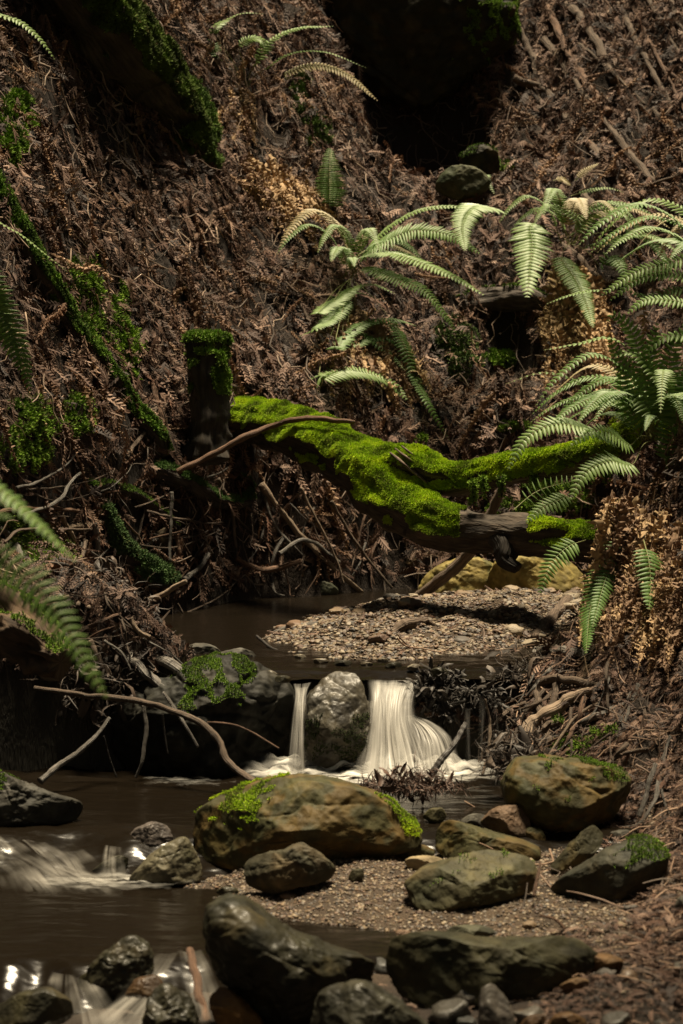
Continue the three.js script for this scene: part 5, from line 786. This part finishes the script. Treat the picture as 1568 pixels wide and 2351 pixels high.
strew('twig_litter', 'thin dry twigs scattered through the leaf litter', 'twigs', [twigGeo(1), twigGeo(2), twigGeo(3)], 7000, 13, { area: [-3.3, 3.3, 8.6, 17.6, (x, D, y) => isBank(x, D, y) ? 0.7 : 0], size: [0.1, 0.36], lift: 0.022, fall: 0.6, tilt: 0.5, tones: [[0.13, 0.09, 0.065], [0.2, 0.145, 0.105], [0.07, 0.05, 0.036], [0.28, 0.2, 0.14]] });
strew('twig_litter', 'thin dry twigs scattered over the right root bank', 'twigs', [twigGeo(4), twigGeo(5)], 3600, 14, { area: [0.3, 2.3, 5.2, 9.2, (x, D, y) => isBank(x, D, y) ? 0.8 : 0.04], size: [0.06, 0.26], lift: 0.012, fall: 0.4, tones: [[0.13, 0.085, 0.06], [0.22, 0.14, 0.09], [0.07, 0.05, 0.036]] });
function hangGeo(seed) {                                             // a whole dead frond, limp, a unit long
  const rnd = rngOf(seed), parts = [], P = [0, 1, 2, 3, 4].map(i => V(i / 4 - 0.5, 0.05 * (rnd() - 0.3), 0.12 * (rnd() - 0.5))), cv = new THREE.CatmullRomCurve3(P);
  for (let i = 0; i < 22; i++) for (const q of [-1, 1]) { const t = (i + 0.5) / 22, p = cv.getPoint(t), l = (0.1 + 0.05 * rnd()) * Math.min(1, 0.5 + 2 * t) * (1.15 - t), dir = V(0.75 + 0.5 * rnd(), 0.5 * (rnd() - 0.5), q * (0.25 + 0.7 * rnd())).normalize(), nn = V(rnd() - 0.5, 1, rnd() - 0.5), zz = V().crossVectors(dir, nn).normalize(); nn.crossVectors(zz, dir); parts.push(leafletGeo.dead[Math.floor(rnd() * 3)].clone().applyMatrix4(new THREE.Matrix4().makeBasis(dir.multiplyScalar(l), nn.multiplyScalar(l), zz.multiplyScalar(0.034)).setPosition(p))); }
  parts.push(limbGeo(P.map((p, i) => ({ p, r: 0.008 * (1 - 0.15 * i) })), { seg: 10, rad: 4, knot: 0, flute: 0, cap: false, colour: false }).deleteAttribute('uv'));
  return mergeGeometries(parts);
}
strew('fallen_frond_litter', 'limp dead fern fronds matted downhill over the slope', 'leaf litter', [hangGeo(1), hangGeo(2), hangGeo(3)], 2600, 19, { area: [-3.3, 3.3, 8.6, 17.6, (x, D, y) => isBank(x, D, y) && hollow(x, D) < 0.3 ? 0.1 + 0.9 * ss(-0.05, 0.3, fbm(x * 1.4, D * 1.4, 28, 3)) : 0], size: [0.22, 0.5], lift: 0.03, fall: 0.95, tilt: 0.25, tones: [[0.1, 0.05, 0.026], [0.16, 0.085, 0.045], [0.07, 0.035, 0.02], [0.22, 0.13, 0.07]] });
const pebbleGeo = seed => { const g = mergeVertices(new THREE.IcosahedronGeometry(0.5, 2).deleteAttribute('uv').deleteAttribute('normal'), 1e-5), p = g.attributes.position, r = rngOf(seed), cuts = []; for (let i = 0; i < 6; i++) cuts.push([V(r() - 0.5, r() - 0.5, r() - 0.5).normalize(), 0.3 + 0.12 * r()]); const P = V(); for (let i = 0; i < p.count; i++) { P.fromBufferAttribute(p, i); for (const [n, o] of cuts) { const q = P.dot(n) - o; if (q > 0) P.addScaledVector(n, -q * 0.85); } P.addScaledVector(P, 0.25 * N3(P.x * 2 + seed, P.y * 2, P.z * 2)); p.setXYZ(i, P.x, P.y * 0.55, P.z * 0.8); } g.computeVertexNormals(); return g; };
const PEB = [pebbleGeo(1), pebbleGeo(2), pebbleGeo(3), pebbleGeo(4)];
const STONES = [[0.23, 0.155, 0.085], [0.15, 0.115, 0.08], [0.3, 0.22, 0.13], [0.10, 0.085, 0.07], [0.19, 0.11, 0.06], [0.36, 0.29, 0.2], [0.13, 0.08, 0.055]];
const inBar = (x, D, y) => y > 0.355 && y < 0.64 && e0(x, D) < 1.25 && D > 8.3 && D < 12 && x < pw(XR, D) + 0.1 ? 1 : 0;
strew('gravel', 'mixed tan and grey gravel of the bar beside the upper pool', 'gravel', PEB, 22000, 21, { area: [-0.8, 1.9, 8.3, 11.9, inBar], size: [0.006, 0.034], lift: 0.002, tones: STONES.map(c => c.map(v => v * 0.52)), mat: M.pebble, fall: 0, tilt: 0.3 });
strew('gravel', 'fine wet grit of the beach below the waterfall', 'gravel', PEB, 26000, 22, { area: [-0.6, 1.2, 5.1, 7.6, (x, D, y) => y > -0.112 && y < 0.14 ? 0.08 + 0.92 * ss(5.5, 5.8, D) : 0], size: [0.004, 0.016], lift: 0.001, tones: STONES.map(c => c.map(v => v * 0.6)), mat: M.pebble, fall: 0, tilt: 0.3 });
{ // the larger cobbles, each its own thing
  const rnd = rngOf(31), mats = STONES.map(c => c.map(v => v * 0.7)).map(c => new THREE.MeshStandardMaterial({ color: lin(...c), roughness: 0.6, bumpMap: T.rock, bumpScale: 0.002 })), boxed = PEB.map(g => { const h = boxUV(g.toNonIndexed()); return h; });
  let made = 0;
  for (let tries = 0; made < 190 && tries < 8000; tries++) {
    const D = 8.4 + 3.4 * rnd(), x = -0.6 + 2.2 * rnd(), y = ground(x, D); if (!inBar(x, D, y) || rnd() > 0.2 + 0.8 * ss(9, 10.5, D)) continue;
    const o = put('cobble', boxed[Math.floor(rnd() * 4)], mats[Math.floor(rnd() * mats.length)]), s = 0.035 + 0.075 * rnd() ** 2.2; o.scale.set(s, s * 0.9, s); o.rotation.set((rnd() - 0.5) * 0.4, rnd() * 6.283, (rnd() - 0.5) * 0.4); o.position.set(x, y + s * 0.12, -D);
    tag(o, 'flat water worn cobble on the gravel bar beside upper pool', 'cobble', 'cobbles on the gravel bar'); made++;
  }
  made = 0;
  const wetMats = [[0.05, 0.045, 0.035], [0.085, 0.075, 0.06], [0.11, 0.07, 0.04], [0.035, 0.035, 0.03]].map(c => new THREE.MeshPhysicalMaterial({ color: lin(...c), roughness: 0.45, clearcoat: 0.15, clearcoatRoughness: 0.3, bumpMap: T.rock, bumpScale: 0.003 }));
  for (let tries = 0; made < 26 && tries < 6000; tries++) {
    const D = 4.9 + 0.85 * rnd(), x = 0.1 + 1.0 * rnd(), y = ground(x, D); if (y < -0.3 || y > 0.5) continue;
    const o = put('wet_cobble', boxed[Math.floor(rnd() * 4)], wetMats[Math.floor(rnd() * 4)]), s = 0.04 + 0.09 * rnd() ** 2; o.scale.set(s, s * 1.2, s); o.rotation.set((rnd() - 0.5) * 0.6, rnd() * 6.283, (rnd() - 0.5) * 0.6); o.position.set(x, y + s * 0.16, -D);
    tag(o, 'dark wet cobble strewn below the long dark boulder', 'cobble', 'wet cobbles below the long boulder'); made++;
  }
  made = 0;
  for (let tries = 0; made < 46 && tries < 6000; tries++) {
    const D = 5.2 + 2.3 * rnd(), x = -0.5 + 1.6 * rnd(), y = ground(x, D); if (y < -0.11 || y > 0.2 || rnd() > (D < 5.8 || x > 0.5 ? 1 : 0.25)) continue;
    const o = put('pebble', boxed[Math.floor(rnd() * 4)], mats[Math.floor(rnd() * mats.length)]), s = 0.025 + 0.045 * rnd() ** 2; o.scale.setScalar(s); o.rotation.set(0, rnd() * 6.283, 0); o.position.set(x, y + s * 0.12, -D);
    tag(o, 'loose pebble on the wet sand among the lower boulders', 'pebble', 'pebbles on the lower beach'); made++;
  }
}
strew('leaf_litter', 'stray brown sprigs and needles caught on the gravel bar', 'leaf litter', [sprigGeo(10, 0.1)], 500, 17, { area: [-0.6, 1.9, 8.5, 11.9, (x, D, y) => inBar(x, D, y) * (0.2 + 0.8 * ss(0, 0.3, N3(x * 3, D * 3, 6)))], size: [0.03, 0.1], lift: 0.01, fall: 0.1 });
// ------------------------------------------------------------------ unseen redwoods, added on the banks to block and shape the light
const sprayGeo = (() => {                                             // a drooping needle spray, about a unit long
  const rnd = rngOf(91), pos = [], idx = [];
  for (let b = 0; b < 5; b++) { const a = (b - 2) * 0.42; for (let i = 0; i < 7; i++) for (const s of [-1, 1]) { const t = i / 7, x = Math.cos(a) * t, z = Math.sin(a) * t, k = pos.length / 3, L = 0.2 * (1.1 - t), y = -0.35 * t * t; pos.push(x, y, z, x + 0.09 * Math.cos(a), y, z + 0.09 * Math.sin(a), x + L * Math.cos(a + s * 1.0), y - 0.04 * rnd(), z + L * Math.sin(a + s * 1.0)); idx.push(k, k + 1, k + 2); } }
  return geoOf(pos, idx);
})();
function redwood(label, x, D, H, r, n, reach, from, seed, keep) {
  const rnd = rngOf(seed), y0 = ground(x, D) - 0.3, g = group('unseen_redwood'); tag(g, label, 'tree', 'unseen redwoods added for shade'); g.position.set(x, y0, -D);
  put('trunk', limbGeo([{ p: V(0, 0, 0), r: r * 1.3 }, { p: V(0.05, 1.2, 0), r }, { p: V(0.1, H * 0.5, 0.1), r: r * 0.7 }, { p: V(0.1, H, 0), r: 0.04 }], { seg: 40, rad: 20, knot: 0.05, flute: 0.16, seed, tones: [[0.05, 0.028, 0.018], [0.11, 0.06, 0.038]] }), M.bark, g);
  const im = new THREE.InstancedMesh(sprayGeo, M.fernDark, n); im.name = 'crown'; im.userData.kind = 'stuff'; let i = 0;
  const limbs = [];
  for (let k = 0; k < 26; k++) { const h = lerp(from, H * 0.96, k / 26), a = rnd() * 6.283, L = reach * (0.55 + 0.45 * rnd()) * (1 - 0.75 * (h - from) / (H - from)); limbs.push([h, a, L]); if (keep(x + Math.cos(a) * L, D - Math.sin(a) * L)) put('limb', limbGeo([{ p: V(0.05, h, 0), r: 0.05 }, { p: V(Math.cos(a) * L * 0.5, h + 0.15, Math.sin(a) * L * 0.5), r: 0.03 }, { p: V(Math.cos(a) * L, h - 0.35, Math.sin(a) * L), r: 0.008 }], { seg: 10, rad: 6, tones: [[0.05, 0.03, 0.02], [0.1, 0.06, 0.04]] }), M.bark, g); }
  for (let tries = 0; i < n && tries < n * 6; tries++) {
    const [h, a0, L] = limbs[Math.floor(rnd() * limbs.length)], t = 0.15 + 0.85 * Math.sqrt(rnd()), a = a0 + (rnd() - 0.5) * 0.5, p = V(Math.cos(a) * L * t, h + 0.1 - 0.35 * t * t + 0.3 * (rnd() - 0.5), Math.sin(a) * L * t);
    if (!keep(x + p.x, D - p.z)) continue;
    qq.setFromEuler(new THREE.Euler((rnd() - 0.5) * 0.7, -a + (rnd() - 0.5) * 1.4, (rnd() - 0.5) * 0.7)); const s = 0.45 + 0.35 * rnd(); mt.compose(p, qq, V(s, s, s)); im.setMatrixAt(i++, mt);
  }
  im.count = i; g.add(shade(im)); return g;
}
const open = (x, D) => ((x - 1.45) / 1.75) ** 2 + ((D - 10.5) / 3.9) ** 2 > 1;   // gap shaped in the added canopy so light reaches the creek
redwood('unseen redwood added for shade on the left bank across from the rotten log', -4.2, 8.6, 15, 0.5, 2600, 3.6, 4.6, 5, open);
redwood('unseen redwood added for shade on the left bank downstream of the rotten log', -4.6, 5.2, 16, 0.45, 2200, 3.8, 4.2, 6, open);
redwood('unseen redwood added for shade on the left bank far downstream of the boulders', -2.9, -1.5, 14, 0.4, 1800, 3.6, 2.8, 7, open);
redwood('unseen redwood added for shade on the right bank far downstream of the boulders', 3.4, -0.6, 15, 0.45, 1800, 3.6, 3.0, 8, open);
redwood('unseen redwood added for shade on the right bank just downstream of the boulders', 4.6, 4.6, 15, 0.5, 2400, 4.2, 3.4, 9, open);
redwood('unseen redwood added for shade high on the slope above the leaning tree', -2.2, 19.5, 14, 0.5, 2200, 4.2, 2.2, 10, open);
redwood('unseen redwood added for shade high on the slope right of the overhanging boulder', 5.0, 19.5, 14, 0.5, 1800, 4.0, 2.6, 11, open);
redwood('unseen redwood added for shade on the right bank behind the fern mound', 5.2, 8.6, 15, 0.5, 1800, 3.4, 3.6, 12, open);
redwood('unseen redwood added for shade high on the left slope above the long mossy root', -4.6, 13.2, 14, 0.5, 2600, 4.2, 2.4, 13, open);
renderer.render(scene, camera);
